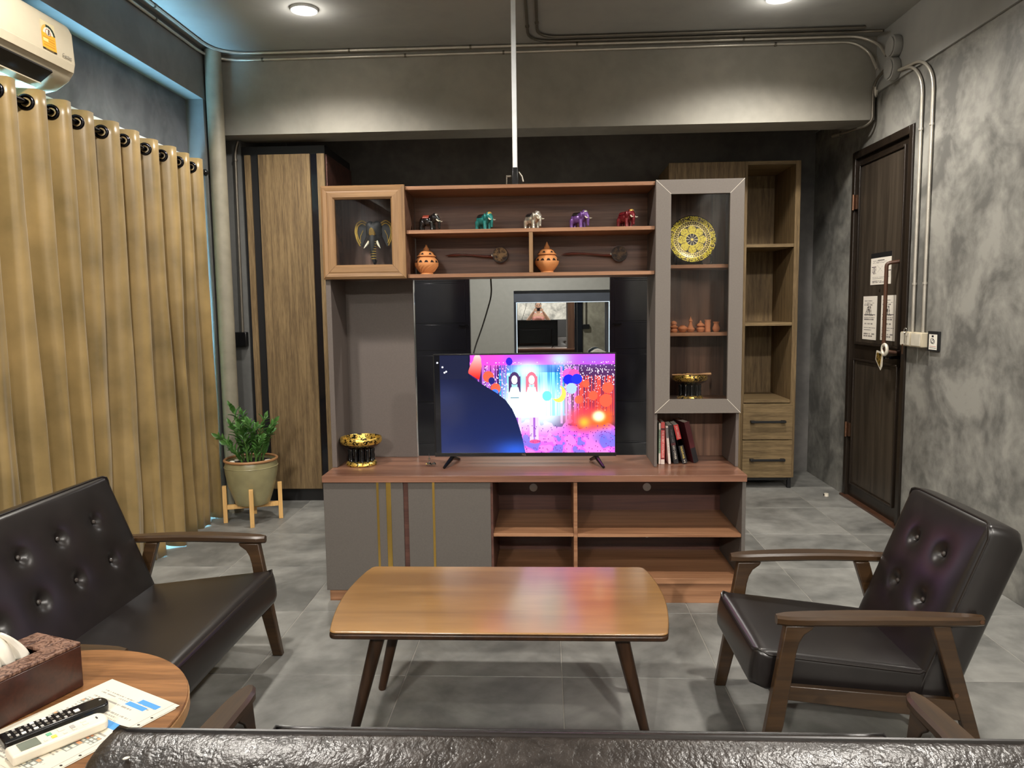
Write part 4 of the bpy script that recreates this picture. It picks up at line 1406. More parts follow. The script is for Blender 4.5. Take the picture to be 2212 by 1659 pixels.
def elephant_mesh():
    mb = MB()
    mb.ball((0, 0, 0.050), (0.034, 0.0225, 0.0245))
    mb.ball((-0.020, 0, 0.048), (0.020, 0.021, 0.023))
    mb.ball((0.020, 0, 0.053), (0.020, 0.019, 0.022))
    mb.ball((0.038, 0, 0.066), (0.0165, 0.0155, 0.019))
    mb.ball((0.034, 0, 0.078), (0.009, 0.011, 0.009))
    for s in (-1, 1):
        mb.ball((0.030, s * 0.020, 0.062), (0.012, 0.005, 0.017), rot=Euler((0, 0, s * 0.5)).to_matrix())
        mb.tube([(0.022, s * 0.012, 0.045), (0.024, s * 0.0125, 0.02), (0.025, s * 0.0125, 0.0)], [0.0105, 0.0085, 0.009], 10)
        mb.tube([(-0.026, s * 0.012, 0.045), (-0.030, s * 0.0125, 0.02), (-0.028, s * 0.0125, 0.0)], [0.012, 0.009, 0.0092], 10)
    mb.tube([(0.046, 0, 0.066), (0.054, 0, 0.054), (0.056, 0, 0.038), (0.055, 0, 0.022), (0.058, 0, 0.012)], [0.011, 0.009, 0.0072, 0.006, 0.0055], 10)
    mb.tube([(-0.036, 0, 0.056), (-0.043, 0, 0.045), (-0.043, 0, 0.030)], [0.004, 0.003, 0.003], 6)
    return remeshed(mb, 0.0021)


E_BODY = elephant_mesh()
mb = MB()


def saddle(u, v):
    a = (u - 0.5) * 1.5
    th = (v - 0.5) * 2.3
    return (-0.004 + 0.021 * a, 0.0250 * math.sin(th), 0.050 + 0.0272 * math.cos(th))


E_SADDLE = MB().grid(8, 10, saddle).mesh('saddle_cloth', fix=False)
E_SADDLE.shade_smooth()
E_TUSK = [MB().tube([(0.047, s * 0.010, 0.055), (0.058, s * 0.0135, 0.047), (0.068, s * 0.0145, 0.048)], [0.0032, 0.0028, 0.0008], 8).mesh('tusk') for s in (-1, 1)]
for m_ in E_TUSK:
    m_.shade_smooth()
    m_.materials.append(M['ivory'])
E_HEADDRESS = MB().ball((0.043, 0, 0.0755), (0.0085, 0.0125, 0.009)).mesh('headdress')
E_HEADDRESS.shade_smooth()


def finish(name, rgb, rough=0.2, metal=0.0):
    plain(name, rgb, rough, metal, spec=0.7, vary=0.25, scale=90)


finish('eleph_black', (22, 20, 20), 0.12)
finish('eleph_green', (38, 122, 118), 0.25, 0.3)
finish('eleph_silver', (206, 200, 186), 0.22, 0.75)
finish('eleph_violet', (112, 76, 142), 0.25, 0.3)
finish('eleph_red', (108, 28, 34), 0.18, 0.2)
finish('cloth_rust', (134, 54, 36), 0.4)
finish('cloth_dark', (26, 24, 24), 0.3)
finish('cloth_bronze', (96, 76, 44), 0.3, 0.7)
for (x, yaw, mt, cl, hd, lab) in (
        (-0.537, -12, 'eleph_black', 'cloth_rust', 'eleph_silver', 'glossy black elephant figurine with rust saddle, first on the shelf'),
        (-0.283, -42, 'eleph_green', 'cloth_dark', 'gold', 'turquoise green elephant figurine on the upper shelf'),
        (-0.062, -46, 'eleph_silver', 'cloth_dark', 'eleph_silver', 'silver white elephant figurine in the middle of the shelf'),
        (0.148, -40, 'eleph_violet', 'cloth_dark', 'eleph_silver', 'violet elephant figurine on the upper shelf'),
        (0.358, -52, 'eleph_red', 'eleph_red', 'gold', 'dark red elephant figurine at the end of the shelf')):
    t = thing('elephant_figurine', lab, 'figurine', (x, 3.46, 1.6475), 'elephant figurines on the upper shelf')
    t.rotation_euler = (0, 0, math.radians(yaw))
    for (nm, me, mm) in (('body', E_BODY, mt), ('saddle_cloth', E_SADDLE, cl), ('headdress', E_HEADDRESS, hd)):
        m2 = me.copy()
        o = put(nm, m2, mm, t)
        if nm == 'saddle_cloth':
            o.modifiers.new('t', 'SOLIDIFY').thickness = 0.001
    for me in E_TUSK:
        put('tusk', me, None, t)
    t.scale = (0.98, 0.98, 0.98)

# terracotta incense jars with cut-outs
JB = [(0, 0), (0.030, 0), (0.031, 0.004), (0.028, 0.008), (0.040, 0.022), (0.052, 0.040), (0.0545, 0.052), (0.051, 0.063), (0.042, 0.074), (0.037, 0.080), (0.034, 0.082), (0, 0.082)]
JL = [(0, 0.0825), (0.043, 0.0825), (0.044, 0.085), (0.037, 0.089), (0.034, 0.098), (0.026, 0.106), (0.014, 0.110), (0.012, 0.114), (0.0125, 0.118), (0.008, 0.124), (0.0045, 0.130), (0.005, 0.133), (0.0, 0.139)]
JL2 = JL[:8] + [(0.013, 0.117), (0.010, 0.122), (0.006, 0.130), (0.002, 0.139), (0, 0.142)]
for (x, prof, ribs, lab) in ((-0.547, JL, True, 'orange clay incense jar with swirled ribs, beside the first ladle'), (0.005, JL2, False, 'orange clay incense jar with plain belly and pointed lid')):
    t = thing('incense_jar', lab, 'jar', (x, 3.46, 1.4535), 'clay jars on the lower shelf')
    MB().lathe(JB, (x, 3.46, 1.4538), 40).build('jar_body', 'terracotta', t, smooth=True)
    MB().lathe(prof, (x, 3.46, 1.4538), 40).build('lid', 'terracotta', t, smooth=True)
    for k in range(12):
        a = 2 * PI * (k + 0.25) / 12
        for (r, z, hh, ww, sl) in ((0.0525, 0.0545, 0.0115, 0.0095, 0.25), (0.0345, 0.0905, 0.0085, 0.0075, 0.35)):
            if z > 0.08 and k % 2:
                continue
            rd = Vector((math.cos(a), math.sin(a), 0))
            full = JB[3:10] if z < 0.08 else prof[3:7]

            def on(t_, z_):
                rr = float(np.interp(z_, [q[1] for q in full], [q[0] for q in full])) + 0.0009
                aa = a + t_ / rr
                return Vector((x + rr * math.cos(aa), 3.46 + rr * math.sin(aa), 1.4538 + z_))
            pts = [on(-ww, z), on(ww, z), on(ww * 0.55, z + hh * 0.7), on(ww * 0.22, z + hh), on(0, z + hh * 0.7), on(-ww * 0.22, z + hh), on(-ww * 0.55, z + hh * 0.7)]
            mb = MB()
            n_ = len(pts)
            mb.v = [tuple(p - rd * 0.004) for p in pts] + [tuple(p) for p in pts]
            mb.f = [tuple(range(n_))[::-1], tuple(range(n_, 2 * n_))] + [(i, (i + 1) % n_, n_ + (i + 1) % n_, n_ + i) for i in range(n_)]
            mb.build('cutout_shade_piece', 'cutout_shade', t)  # raised dark plate painted as the shade of an opening
    if ribs:
        for k in range(18):
            a0 = 2 * PI * k / 18
            pts = []
            for q in range(6):
                z = 0.012 + 0.030 * q / 5
                r = float(np.interp(z, [b for a, b in JB[3:7]], [a for a, b in JB[3:7]]))
                pts.append((x + (r + 0.0002) * math.cos(a0 + q * 0.16), 3.46 + (r + 0.0002) * math.sin(a0 + q * 0.16), 1.4538 + z))
            MB().tube(pts, 0.0014, 5).build('rib', 'terracotta', t, smooth=True)

# coconut shell ladles fixed to the shelf back
for (xc, zc, x0, cm, lab) in ((-0.214, 1.546, -0.476, 'coconut', 'coconut shell ladle with pale speckled bowl, nearer the grey panel'), (0.343, 1.543, 0.072, 'coconut_dark', 'coconut shell ladle with darker bowl, nearer the grey tower')):
    yb2 = 3.592
    t = thing('coconut_ladle', lab, 'ladle', (xc, yb2, zc), 'coconut ladles on the lower shelf')
    R = 0.037
    MB().lathe([(0, -R * 0.72), (R * 0.55, -R * 0.62), (R * 0.9, -R * 0.25), (R, 0.05 * R), (R * 0.96, 0.35 * R), (R * 0.9, 0.35 * R), (R * 0.92, 0.1 * R), (R * 0.7, -0.2 * R), (0, -0.3 * R)], (xc, yb2 - R * 0.55, zc), 30, 'y').build('ladle_bowl', 'coconut_skin', t, smooth=True)
    MB().lathe([(0, 0), (R * 0.90, 0), (R * 0.90, 0.002), (0, 0.003)], (xc, yb2 - R * 0.85, zc + 0.002), 28, 'y').build('bowl_inside', cm, t, smooth=True)
    pts, rad = [], []
    for q in range(15):
        s = q / 14
        x = x0 + (xc - R * 0.9 - x0) * s
        pts.append((x, yb2 - 0.012 - 0.006 * s, zc + 0.001 + 0.004 * math.sin(s * 5.2) - 0.008 * max(0, s - 0.6)))
        rad.append(0.0008 + (0.0055 * math.sin(min(1, s / 0.4) * PI) if s < 0.4 else 0.0026 + 0.0028 * (s - 0.4) / 0.6) + (0.0015 if abs(s - 0.43) < 0.04 else 0))
    MB().tube(pts, rad, 10).build('ladle_handle', 'handle_red', t, smooth=True)
    MB().tube([(xc - R * 1.12, yb2 - 0.02, zc), (xc - R * 0.85, yb2 - 0.022, zc - 0.001)], 0.0065, 10).build('ferrule', 'steel', t, smooth=True)


# gold lacquer plate on the tower shelf
def plate_col(u, v):
    A = np.array
    r = v                                     # 0 centre .. 1 rim
    a = u * 2 * PI
    c = np.ones(u.shape + (3,)) * A([0.86, 0.80, 0.26])
    blk = A([0.05, 0.045, 0.04])
    sp = hsh(np.floor(u * 190), np.floor(v * 34) + 3)
    # centre wheel
    c[r < 0.25] = blk
    c[(r < 0.25) & (np.abs(((a / (2 * PI) * 10) % 1) - 0.5) < 0.09)] = (0.9, 0.86, 0.72)
    c[(r < 0.06)] = (0.92, 0.84, 0.4)
    # lotus petals, 8 lobes
    lobe = 0.44 + 0.145 * np.sqrt(np.abs(np.cos(a * 4)))
    pet = (r >= 0.25) & (r < lobe)
    gap = (r >= lobe) & (r < 0.60)
    c[gap] = blk
    c[pet & (sp > 0.80) & (r > 0.3)] = (0.40, 0.35, 0.12)
    c[pet & (np.abs(np.cos(a * 4)) < 0.07) & (r > 0.28)] = (0.42, 0.38, 0.14)
    c[(r > 0.585) & (r < 0.605)] = (0.93, 0.86, 0.6)
    # zig-zag band
    zz = (r > 0.605) & (r < 0.745)
    c[zz] = (0.22, 0.15, 0.10)
    tri = np.abs(((a / (2 * PI) * 44) % 1) - 0.5) * 2
    c[zz & (np.abs((r - 0.605) / 0.14 - tri) < 0.24)] = (0.85, 0.79, 0.42)
    c[(r > 0.745) & (r < 0.765)] = (0.95, 0.9, 0.6)
    rim = r >= 0.765
    fl = ((a / (2 * PI) * 8 + 0.06) % 1) - 0.5
    d = np.hypot(fl * 2 * PI * 0.88 / 8, r - 0.88)
    ang = np.arctan2(r - 0.88, fl * 0.69)
    c[rim & (sp > 0.66)] = (0.14, 0.10, 0.05)
    c[rim & (d < 0.085)] = (0.86, 0.78, 0.42)
    c[rim & (d < 0.075) & (d > 0.02) & (np.cos(ang * 7) > -0.2)] = (0.12, 0.07, 0.06)
    c[r > 0.975] = (0.10, 0.08, 0.05)
    return c


t = thing('lacquer_plate', 'gold and black lacquer plate with lotus pattern on tower shelf', 'plate', (0.659, 3.47, 1.4785))
PR, PCZ, PCY = 0.107, 1.594, 3.462


def plate_xyz(u, v):
    a = -u * 2 * PI + PI / 2
    r = v * PR
    dep = 0.0 if v < 0.6 else (v - 0.6) ** 1.6 * 0.05
    lx, lz, ly = r * math.cos(a), r * math.sin(a), -dep
    tl = math.radians(9)
    return (0.659 + lx, PCY + ly * math.cos(tl) + lz * math.sin(tl), PCZ + lz * math.cos(tl) - ly * math.sin(tl))


printed('plate_face', 192, 36, plate_col, plate_xyz, 'plate_print', t)
mb = MB().grid(64, 6, lambda u, v: tuple(Vector(plate_xyz(u, v)) + Vector((0, 0.004, 0))), flip=True)
mb.build('plate_back', 'lacquer_black', t, smooth=True, fix=False)
for s in (-1, 1):
    MB().tube(fillet([(0.659 + s * 0.082, 3.436, 1.525), (0.659 + s * 0.082, 3.44, 1.482), (0.659 + s * 0.06, 3.53, 1.482), (0.659 + s * 0.03, 3.505, 1.62)], 0.012), 0.0034, 8).build('plate_stand', 'lacquer_black', t, smooth=True)


# pedestal trays in gold and black lacquer
def pedestal(x, y, z, s, label, posts, name='pedestal_tray'):
    t = thing(name, label, 'tray', (x, y, z), 'gold and black pedestal trays')
    P = lambda pr: [(r * s, h * s) for r, h in pr]
    MB().lathe(P([(0, 0.001), (0.068, 0.001), (0.070, 0.006), (0.066, 0.016), (0.060, 0.020), (0, 0.020)]), (x, y, z), 40).build('foot_ring', 'gold_lacquer', t, smooth=True)
    MB().lathe(P([(0, 0.0205), (0.036, 0.0205), (0.034, 0.05), (0.036, 0.082), (0, 0.082)]), (x, y, z), 24).build('core', 'lacquer_black', t, smooth=True)
    for k in range(posts):
        a = 2 * PI * (k + 0.5) / posts
        cx_, cy_ = x + 0.052 * s * math.cos(a), y + 0.052 * s * math.sin(a)
        MB().lathe(P([(0, 0.0205), (0.010, 0.0205), (0.006, 0.028), (0.0085, 0.045), (0.006, 0.055), (0.0085, 0.068), (0.006, 0.076), (0.011, 0.082), (0, 0.082)]), (cx_, cy_, z), 12).build('post', 'lacquer_black', t, smooth=True)
    MB().lathe(P([(0, 0.0825), (0.064, 0.0825), (0.080, 0.092), (0.088, 0.100), (0.084, 0.099), (0.076, 0.0965), (0, 0.0965)]), (x, y, z), 48).build('dish_base', 'lacquer_black', t, smooth=True)
    MB().lathe(P([(0.0885, 0.1005), (0.094, 0.110), (0.093, 0.124), (0.090, 0.128), (0.088, 0.124), (0.088, 0.112), (0.0845, 0.1005)]), (x, y, z), 64).build('gold_rim', 'gold_lacquer', t, smooth=True)
    return t


pedestal(-0.870, 3.425, ZT + 0.0005, 1.03, 'gold and black pedestal tray standing on the worktop', 12)
pedestal(0.655, 3.455, 0.8725, 0.86, 'gold and black pedestal tray inside the grey tower', 10)
t = MB().tube([(0.568, 3.42, 0.9865), (0.70, 3.44, 0.9865), (0.735, 3.445, 0.9865), (0.748, 3.447, 0.9865)], [0.003, 0.003, 0.006, 0.006], 8)
tag(t.build('wooden_stick', 'side_edge', None, smooth=True), 'slim wooden stick lying across the tower tray', 'stick')

# little clay pots in a row
POTS = [(0.577, [(0, 0), (0.014, 0), (0.017, 0.008), (0.014, 0.014), (0.011, 0.018), (0.018, 0.022), (0.018, 0.026), (0.011, 0.029), (0.011, 0.036), (0.014, 0.038), (0.012, 0.046), (0.005, 0.050), (0, 0.052)], 'small clay stacked jar beside the tower frame'),
        (0.617, [(0, 0), (0.012, 0), (0.020, 0.010), (0.022, 0.017), (0.018, 0.024), (0.009, 0.029), (0.010, 0.031), (0, 0.031)], 'small squat round clay pot in the row'),
        (0.652, [(0, 0), (0.012, 0), (0.018, 0.009), (0.019, 0.014), (0.011, 0.024), (0.007, 0.036), (0.006, 0.046), (0.009, 0.049), (0.008, 0.054), (0.003, 0.062), (0, 0.072)], 'small clay bottle with tall spire stopper'),
        (0.697, [(0, 0), (0.013, 0), (0.018, 0.010), (0.019, 0.016), (0.012, 0.023), (0.019, 0.028), (0.019, 0.031), (0.012, 0.038), (0.005, 0.042), (0.005, 0.047), (0, 0.053)], 'small lidded clay pot with knob'),
        (0.729, [(0, 0), (0.013, 0), (0.014, 0.004), (0.012, 0.012), (0.013, 0.040), (0.012, 0.047), (0.015, 0.055), (0.013, 0.055), (0, 0.050)], 'small tall clay cylinder jar in the row'),
        (0.767, [(0, 0), (0.010, 0), (0.016, 0.010), (0.017, 0.018), (0.012, 0.028), (0.010, 0.036), (0.015, 0.046), (0.013, 0.046), (0, 0.038)], 'small flared clay vase at the end of the row')]
for (x, pr, lab) in POTS:
    o = MB().lathe(pr, (0, 0, 0), 22).build('clay_pot', 'terracotta_small', None, smooth=True)
    o.location = (x, 3.44, 1.1785)
    tag(o, lab, 'pot', 'little clay pots in the tower')

# black and gold elephant head in the glazed cupboard
EX, EY, EZ = -0.787, 3.46, 1.454
t = thing('elephant_mask', 'black and gold elephant head mask with tusks behind glass', 'ornament', (EX, EY, EZ))
mb = MB()
mb.ball((EX, EY, 1.655), (0.038, 0.030, 0.038))
mb.ball((EX - 0.016, EY, 1.680), (0.022, 0.022, 0.022))
mb.ball((EX + 0.016, EY, 1.680), (0.022, 0.022, 0.022))
mb.ball((EX, EY - 0.012, 1.618), (0.030, 0.022, 0.032))
mb.tube([(EX, EY - 0.020, 1.63), (EX, EY - 0.032, 1.60), (EX, EY - 0.036, 1.57), (EX + 0.002, EY - 0.034, 1.54), (EX + 0.006, EY - 0.03, 1.512)], [0.022, 0.017, 0.013, 0.011, 0.009], 14)
me = remeshed(mb, 0.004, 4)
me.transform(Matrix.Translation(-Vector((EX, EY, EZ))))
put('head', me, 'black_matte', t)
for s in (-1, 1):
    mb = MB()
    out = [(0.030, 1.690), (0.055, 1.706), (0.080, 1.690), (0.088, 1.655), (0.080, 1.618), (0.066, 1.590), (0.056, 1.585), (0.048, 1.605), (0.036, 1.632)]
    mb.prism([(EX + s * a, b) for a, b in out], lambda a, b, tt: (a, tt, b), EY + 0.004, EY + 0.010)
    mb.build('ear', 'black_matte', t, 0.002, True)
    for k, f in enumerate((1.0, 0.80)):
        pts = [(EX + s * (0.052 + (a - 0.052) * f), EY + 0.0025, 1.65 + (b - 1.65) * f) for a, b in out[0:6]]
        MB().tube(fillet(pts, 0.01, 3), 0.0034, 6).build('ear_band', 'gold', t, smooth=True)
    MB().tube([(EX + s * 0.05, EY + 0.002, 1.66), (EX + s * 0.062, EY + 0.001, 1.635), (EX + s * 0.066, EY + 0.002, 1.60)], 0.0017, 6).build('ear_band', 'gold', t, smooth=True)
    MB().tube([(EX + s * 0.018, EY - 0.024, 1.608), (EX + s * 0.028, EY - 0.036, 1.590), (EX + s * 0.038, EY - 0.044, 1.575)], [0.006, 0.005, 0.001], 10).build('tusk', 'ivory', t, smooth=True)
MB().prism([(EX, 1.612), (EX + 0.015, 1.640), (EX + 0.010, 1.660), (EX, 1.668), (EX - 0.010, 1.660), (EX - 0.015, 1.640)], lambda a, b, tt: (a, tt - 0.6 * (b - 1.64), b), EY - 0.042, EY - 0.026).build('forehead_plate', 'gold', t, 0.003)
for k in range(8):
    z = 1.606 - 0.011 * k
    yy = EY - 0.036 - 0.001 * min(k, 4)
    MB().tube(arc((EX + 0.0006 * k, yy + 0.008, z), 0.0165 - 0.0008 * k, PI * 1.1, PI * 1.9, 8, (1, 0, 0), (0, 1, 0)), 0.0024, 6).build('trunk_band', 'gold', t, smooth=True)
MB().lathe([(0, 0.0005), (0.030, 0.0005), (0.030, 0.006), (0.006, 0.010), (0.005, 0.05), (0.012, 0.068), (0, 0.068)], (EX + 0.006, EY - 0.024, EZ), 20).build('stand', 'lacquer_black', t, smooth=True)


# books in the tower niche
def book(x, lean, wdt, hgt, dep, cover, label, spine=(), yaw=0, y=3.415, cm='paper'):
    """spine faces the room; x is the lower left corner of the spine"""
    t = thing('paperback_book', label, 'book', (x, y, ZT + 0.0012), 'books in the tower niche')
    L = lambda b: b.build
    o = MB().box(0, 0.0012, 0, dep, 0, hgt).box(wdt - 0.0012, wdt, 0, dep, 0, hgt).box(0.0012, wdt - 0.0012, 0, 0.0012, 0, hgt).mesh('cover')
    put('cover', o, cover, t)
    put('pages', MB().box(0.0014, wdt - 0.0014, 0.0014, dep - 0.002, 0.0015, hgt - 0.0015).mesh('pages'), 'paper', t)
    for (kind, z0, z1, mat, txt) in spine:
        if kind == 'band':
            put('band', MB().box(0.0002, wdt - 0.0002, -0.0004, 0.0, z0, z1).mesh('band'), mat, t)
        else:
            size = txt[1]
            cu = bpy.data.curves.new('txt', 'FONT')
            cu.body = txt[0]
            cu.size = size
            cu.align_x = 'CENTER'
            cu.align_y = 'CENTER'
            cu.resolution_u = 2
            tmp = bpy.data.objects.new('txt', cu)
            me = bpy.data.meshes.new_from_object(tmp)
            bpy.data.objects.remove(tmp)
            bpy.data.curves.remove(cu)
            w_ = max(v.co.x for v in me.vertices) - min(v.co.x for v in me.vertices)
            sc = (z1 - z0) / w_
            me.transform(frame_m((0, 0, -1), (1, 0, 0), (0, -1, 0), (wdt / 2, -0.0008, (z0 + z1) / 2)) @ Matrix.Diagonal((sc, 1, 1, 1)))
            me.materials.clear()
            put('lettering', me, mat, t)
    t.rotation_euler = (0, -math.radians(lean), math.radians(yaw))
    return t


plain('cover_green', (136, 158, 130), 0.6)
plain('cover_pink', (204, 84, 82), 0.6)
plain('cover_black', (22, 20, 24), 0.5)
plain('cover_red', (196, 46, 44), 0.5)
plain('cover_orange', (236, 128, 60), 0.5)
plain('cover_maroon', (74, 22, 28), 0.5)
plain('cover_grey', (120, 116, 116), 0.6)
plain('print_pale', (222, 206, 196), 0.7)
plain('print_yellow', (238, 208, 110), 0.6)
book(0.5085, 0.0, 0.0085, 0.190, 0.11, 'cover_green', 'thin pale green book against the tower side', [('band', 0.0, 0.05, 'print_pale', None), ('band', 0.16, 0.19, 'print_pale', None), ('text', 0.06, 0.155, 'cover_grey', ('PRIDE', 0.009))], y=3.41)
book(0.5185, 0.0, 0.0165, 0.194, 0.12, 'cover_pink', 'pink red paperback with pale title, second from the tower side', [('text', 0.03, 0.155, 'print_pale', ('THE SECRET FOOTBALLER', 0.013)), ('band', 0.0, 0.022, 'print_pale', None), ('band', 0.158, 0.166, 'cover_maroon', None), ('band', 0.024, 0.028, 'cover_maroon', None)], y=3.408)
book(0.5540, 4.8, 0.0105, 0.176, 0.11, 'print_pale', 'thin white spined book leaning on the pink one', [('band', 0.12, 0.168, 'cover_grey', None), ('text', 0.05, 0.115, 'cover_grey', ('ONE DAY', 0.006))], y=3.41)
book(0.5790, 9.2, 0.021, 0.180, 0.115, 'cover_black', 'black paperback with white title leaning between pale and red books', [('text', 0.02, 0.085, 'paper', ('LEO CYPHER', 0.012)), ('text', 0.10, 0.16, 'cover_grey', ('STUART CLARK', 0.008)), ('band', 0.086, 0.096, 'cover_maroon', None)], y=3.412)
book(0.6185, 14.0, 0.022, 0.184, 0.115, 'cover_black', 'thick red and black paperback leaning left with yellow title', [('band', 0.085, 0.184, 'cover_red', None), ('band', 0.085, 0.115, 'cover_orange', None), ('text', 0.118, 0.178, 'print_pale', ('JOHN CONNOLLY', 0.015)), ('text', 0.022, 0.082, 'print_yellow', ('THE BLACK ANGEL', 0.012)), ('text', 0.004, 0.016, 'paper', ('H', 0.012))], y=3.412)
b6 = book(0.6720, 14.5, 0.024, 0.196, 0.125, 'cover_maroon', 'dark maroon paperback at the open end showing its cover', [('band', 0.0, 0.07, 'cover_black', None)], yaw=14, y=3.43)
put('cover_art', MB().box(0.0241, 0.0246, 0.004, 0.120, 0.0, 0.085).mesh('cover_art'), 'cover_black', b6)
put('cover_art', MB().box(0.0241, 0.0246, 0.03, 0.09, 0.095, 0.13).mesh('cover_art'), 'copper', b6)
for (z0, tx, s_) in ((0.018, 'LAST', 0.030), (0.044, 'ORDERS', 0.026)):
    cu = bpy.data.curves.new('txt', 'FONT')
    cu.body, cu.size, cu.align_x = tx, s_, 'CENTER'
    cu.resolution_u = 2
    tmp = bpy.data.objects.new('txt', cu)
    me = bpy.data.meshes.new_from_object(tmp)
    bpy.data.objects.remove(tmp)
    me.transform(frame_m((0, 1, 0), (0, 0, 1), (1, 0, 0), (0.0249, 0.062, z0)))
    me.materials.clear()
    put('lettering', me, 'gold', b6)

# ================================================================== PLANT
PX, PY = -1.833, 4.49
st = thing('plant_stand', 'pale wooden four-legged stand under the plant pot', 'plant stand', (PX, PY, 0))
th0 = math.radians(19)
for k in range(4):
    a = th0 + k * PI / 2 + PI
    ex_, ey_ = Vector((math.cos(a), math.sin(a), 0)), Vector((-math.sin(a), math.cos(a), 0))
    c = Vector((PX, PY, 0)) + ex_ * 0.163
    h = 0.0125
    pts = []
    for z in (0.0, 0.232):
        for (s1, s2) in ((-1, -1), (1, -1), (1, 1), (-1, 1)):
            pts.append(tuple(c + ex_ * s1 * h + ey_ * s2 * h + Vector((0, 0, z))))
    MB().hexa(pts).build('leg', 'pine', st, 0.002)
for k in range(2):
    a = th0 + k * PI / 2
    ex_, ey_ = Vector((math.cos(a), math.sin(a), 0)), Vector((-math.sin(a), math.cos(a), 0))
    pts = []
    z0 = 0.083
    for z in (z0 if k == 0 else z0 + 0.0005, z0 + 0.028):
        for (s1, s2) in ((-1, -1), (1, -1), (1, 1), (-1, 1)):
            pts.append(tuple(Vector((PX, PY, z)) + ex_ * s1 * 0.1505 + ey_ * s2 * 0.010))
    MB().hexa(pts).build('cross_bar', 'pine', st, 0.001)
pl = thing('potted_plant', 'green leafy plant in a glazed clay pot on a stand', 'plant', (PX, PY, 0.1115))
zb = 0.1118
MB().lathe([(0, 0), (0.098, 0), (0.102, 0.004), (0.118, 0.05), (0.140, 0.12), (0.155, 0.20), (0.158, 0.235), (0.152, 0.265), (0.150, 0.272), (0.146, 0.272), (0.146, 0.235), (0.13, 0.14), (0, 0.13)], (PX, PY, zb), 48).build('pot', 'clay_pot', pl, smooth=True)
rim = [(PX + 0.1535 * math.cos(2 * PI * i / 48), PY + 0.1535 * math.sin(2 * PI * i / 48), zb + 0.2775) for i in range(48)]
MB().tube(rim, 0.0085, 10, True).build('pot_rim', 'clay_rim', pl, smooth=True)
bead = [(PX + 0.1585 * math.cos(2 * PI * i / 48), PY + 0.1585 * math.sin(2 * PI * i / 48), zb + 0.236) for i in range(48)]
MB().tube(bead, 0.0022, 6, True).build('pot_band', 'clay_pot', pl, smooth=True)
MB().lathe([(0, 0.262), (0.06, 0.264), (0.12, 0.260), (0.1455, 0.258)], (PX, PY, zb), 30).build('soil', 'soil', pl, smooth=True)
rng = random.Random(5)
for k in range(9):
    a = rng.uniform(0, 2 * PI)
    r = rng.uniform(0.09, 0.125)
    MB().ball((PX + r * math.cos(a), PY + r * math.sin(a), zb + 0.264), (0.018, 0.014, 0.009), 8, 5).build('pebble', 'tissue', pl, smooth=True)
LEAF = MB()
NL = 7
for i in range(NL + 1):
    s = i / NL
    w = 0.0125 * math.sin(PI * min(1, s * 0.96 + 0.04)) ** 0.8 * (1.15 - 0.35 * s)
    zc_ = 0.006 * math.sin(PI * s)
    for q in (-1, 0, 1):
        LEAF.v.append((s * 0.052, q * w, zc_ + (0.004 if q else 0.0)))
for i in range(NL):
    for q in range(2):
        a0 = i * 3 + q
        LEAF.f.append((a0, a0 + 1, a0 + 4, a0 + 3))
leaf_me = LEAF.mesh('leaf', fix=False)
leaf_me.shade_smooth()
leaf_me.materials.append(M['leaf'])
STEMS = [(-0.02, 0.0, -0.10, -0.02, 0.40), (0.03, 0.01, 0.015, -0.05, 0.30), (-0.04, -0.02, -0.17, -0.05, 0.20), (0.05, 0.0, 0.16, 0.0, 0.29), (0.0, -0.04, -0.02, -0.09, 0.27),
         (0.04, -0.03, 0.10, -0.07, 0.20), (-0.02, 0.03, -0.06, 0.05, 0.33), (0.02, 0.04, 0.08, 0.06, 0.31), (-0.03, -0.05, -0.10, -0.10, 0.16), (0.06, 0.03, 0.12, 0.04, 0.22), (0.0, 0.0, 0.05, -0.02, 0.26), (-0.05, 0.02, -0.12, 0.02, 0.27)]
for (bx, by, tx, ty, hh) in STEMS:
    b0 = Vector((PX + bx, PY + by, zb + 0.238))
    t0 = Vector((PX + tx, PY + ty, zb + 0.24 + hh * 0.92))
    ctrl = b0 + Vector(((tx - bx) * 0.15, (ty - by) * 0.15, hh * 0.55))
    cur_ = [(1 - s) ** 2 * b0 + 2 * s * (1 - s) * ctrl + s * s * t0 for s in [i / 12 for i in range(13)]]
    stem = MB().tube(cur_, [0.0065 - 0.0042 * i / 12 for i in range(13)], 7).build('stem', 'stem_green', pl, smooth=True)
    nleaf = 9 + int(hh * 28)
    for i in range(nleaf):
        s = 0.22 + 0.78 * i / (nleaf - 1)
        p = (1 - s) ** 2 * b0 + 2 * s * (1 - s) * ctrl + s * s * t0
        tg = (2 * (1 - s) * (ctrl - b0) + 2 * s * (t0 - ctrl)).normalized()
        az = (i % 2) * PI + rng.uniform(-0.5, 0.5) + rng.choice((0, 0.9, -0.9))
        sd = Vector((math.cos(az), math.sin(az), 0))
        sd = (sd - tg * sd.dot(tg)).normalized()
        d = (sd * 0.75 + tg * 0.75).normalized() if i < nleaf - 1 else tg
        n = (tg - d * tg.dot(d))
        n = n.normalized() if n.length > 1e-4 else Vector((0, -1, 0))
        yv = n.cross(d).normalized()
        sc = rng.uniform(1.0, 1.35) * (1.0 if s < 0.9 else 0.8)
        o = bpy.data.objects.new('leaf', leaf_me)
        COL.objects.link(o)
        o.parent = stem
        Mx = frame_m(d, yv, n, p - world_origin(stem)) @ Matrix.Scale(sc, 4)
        o.matrix_basis = Mx

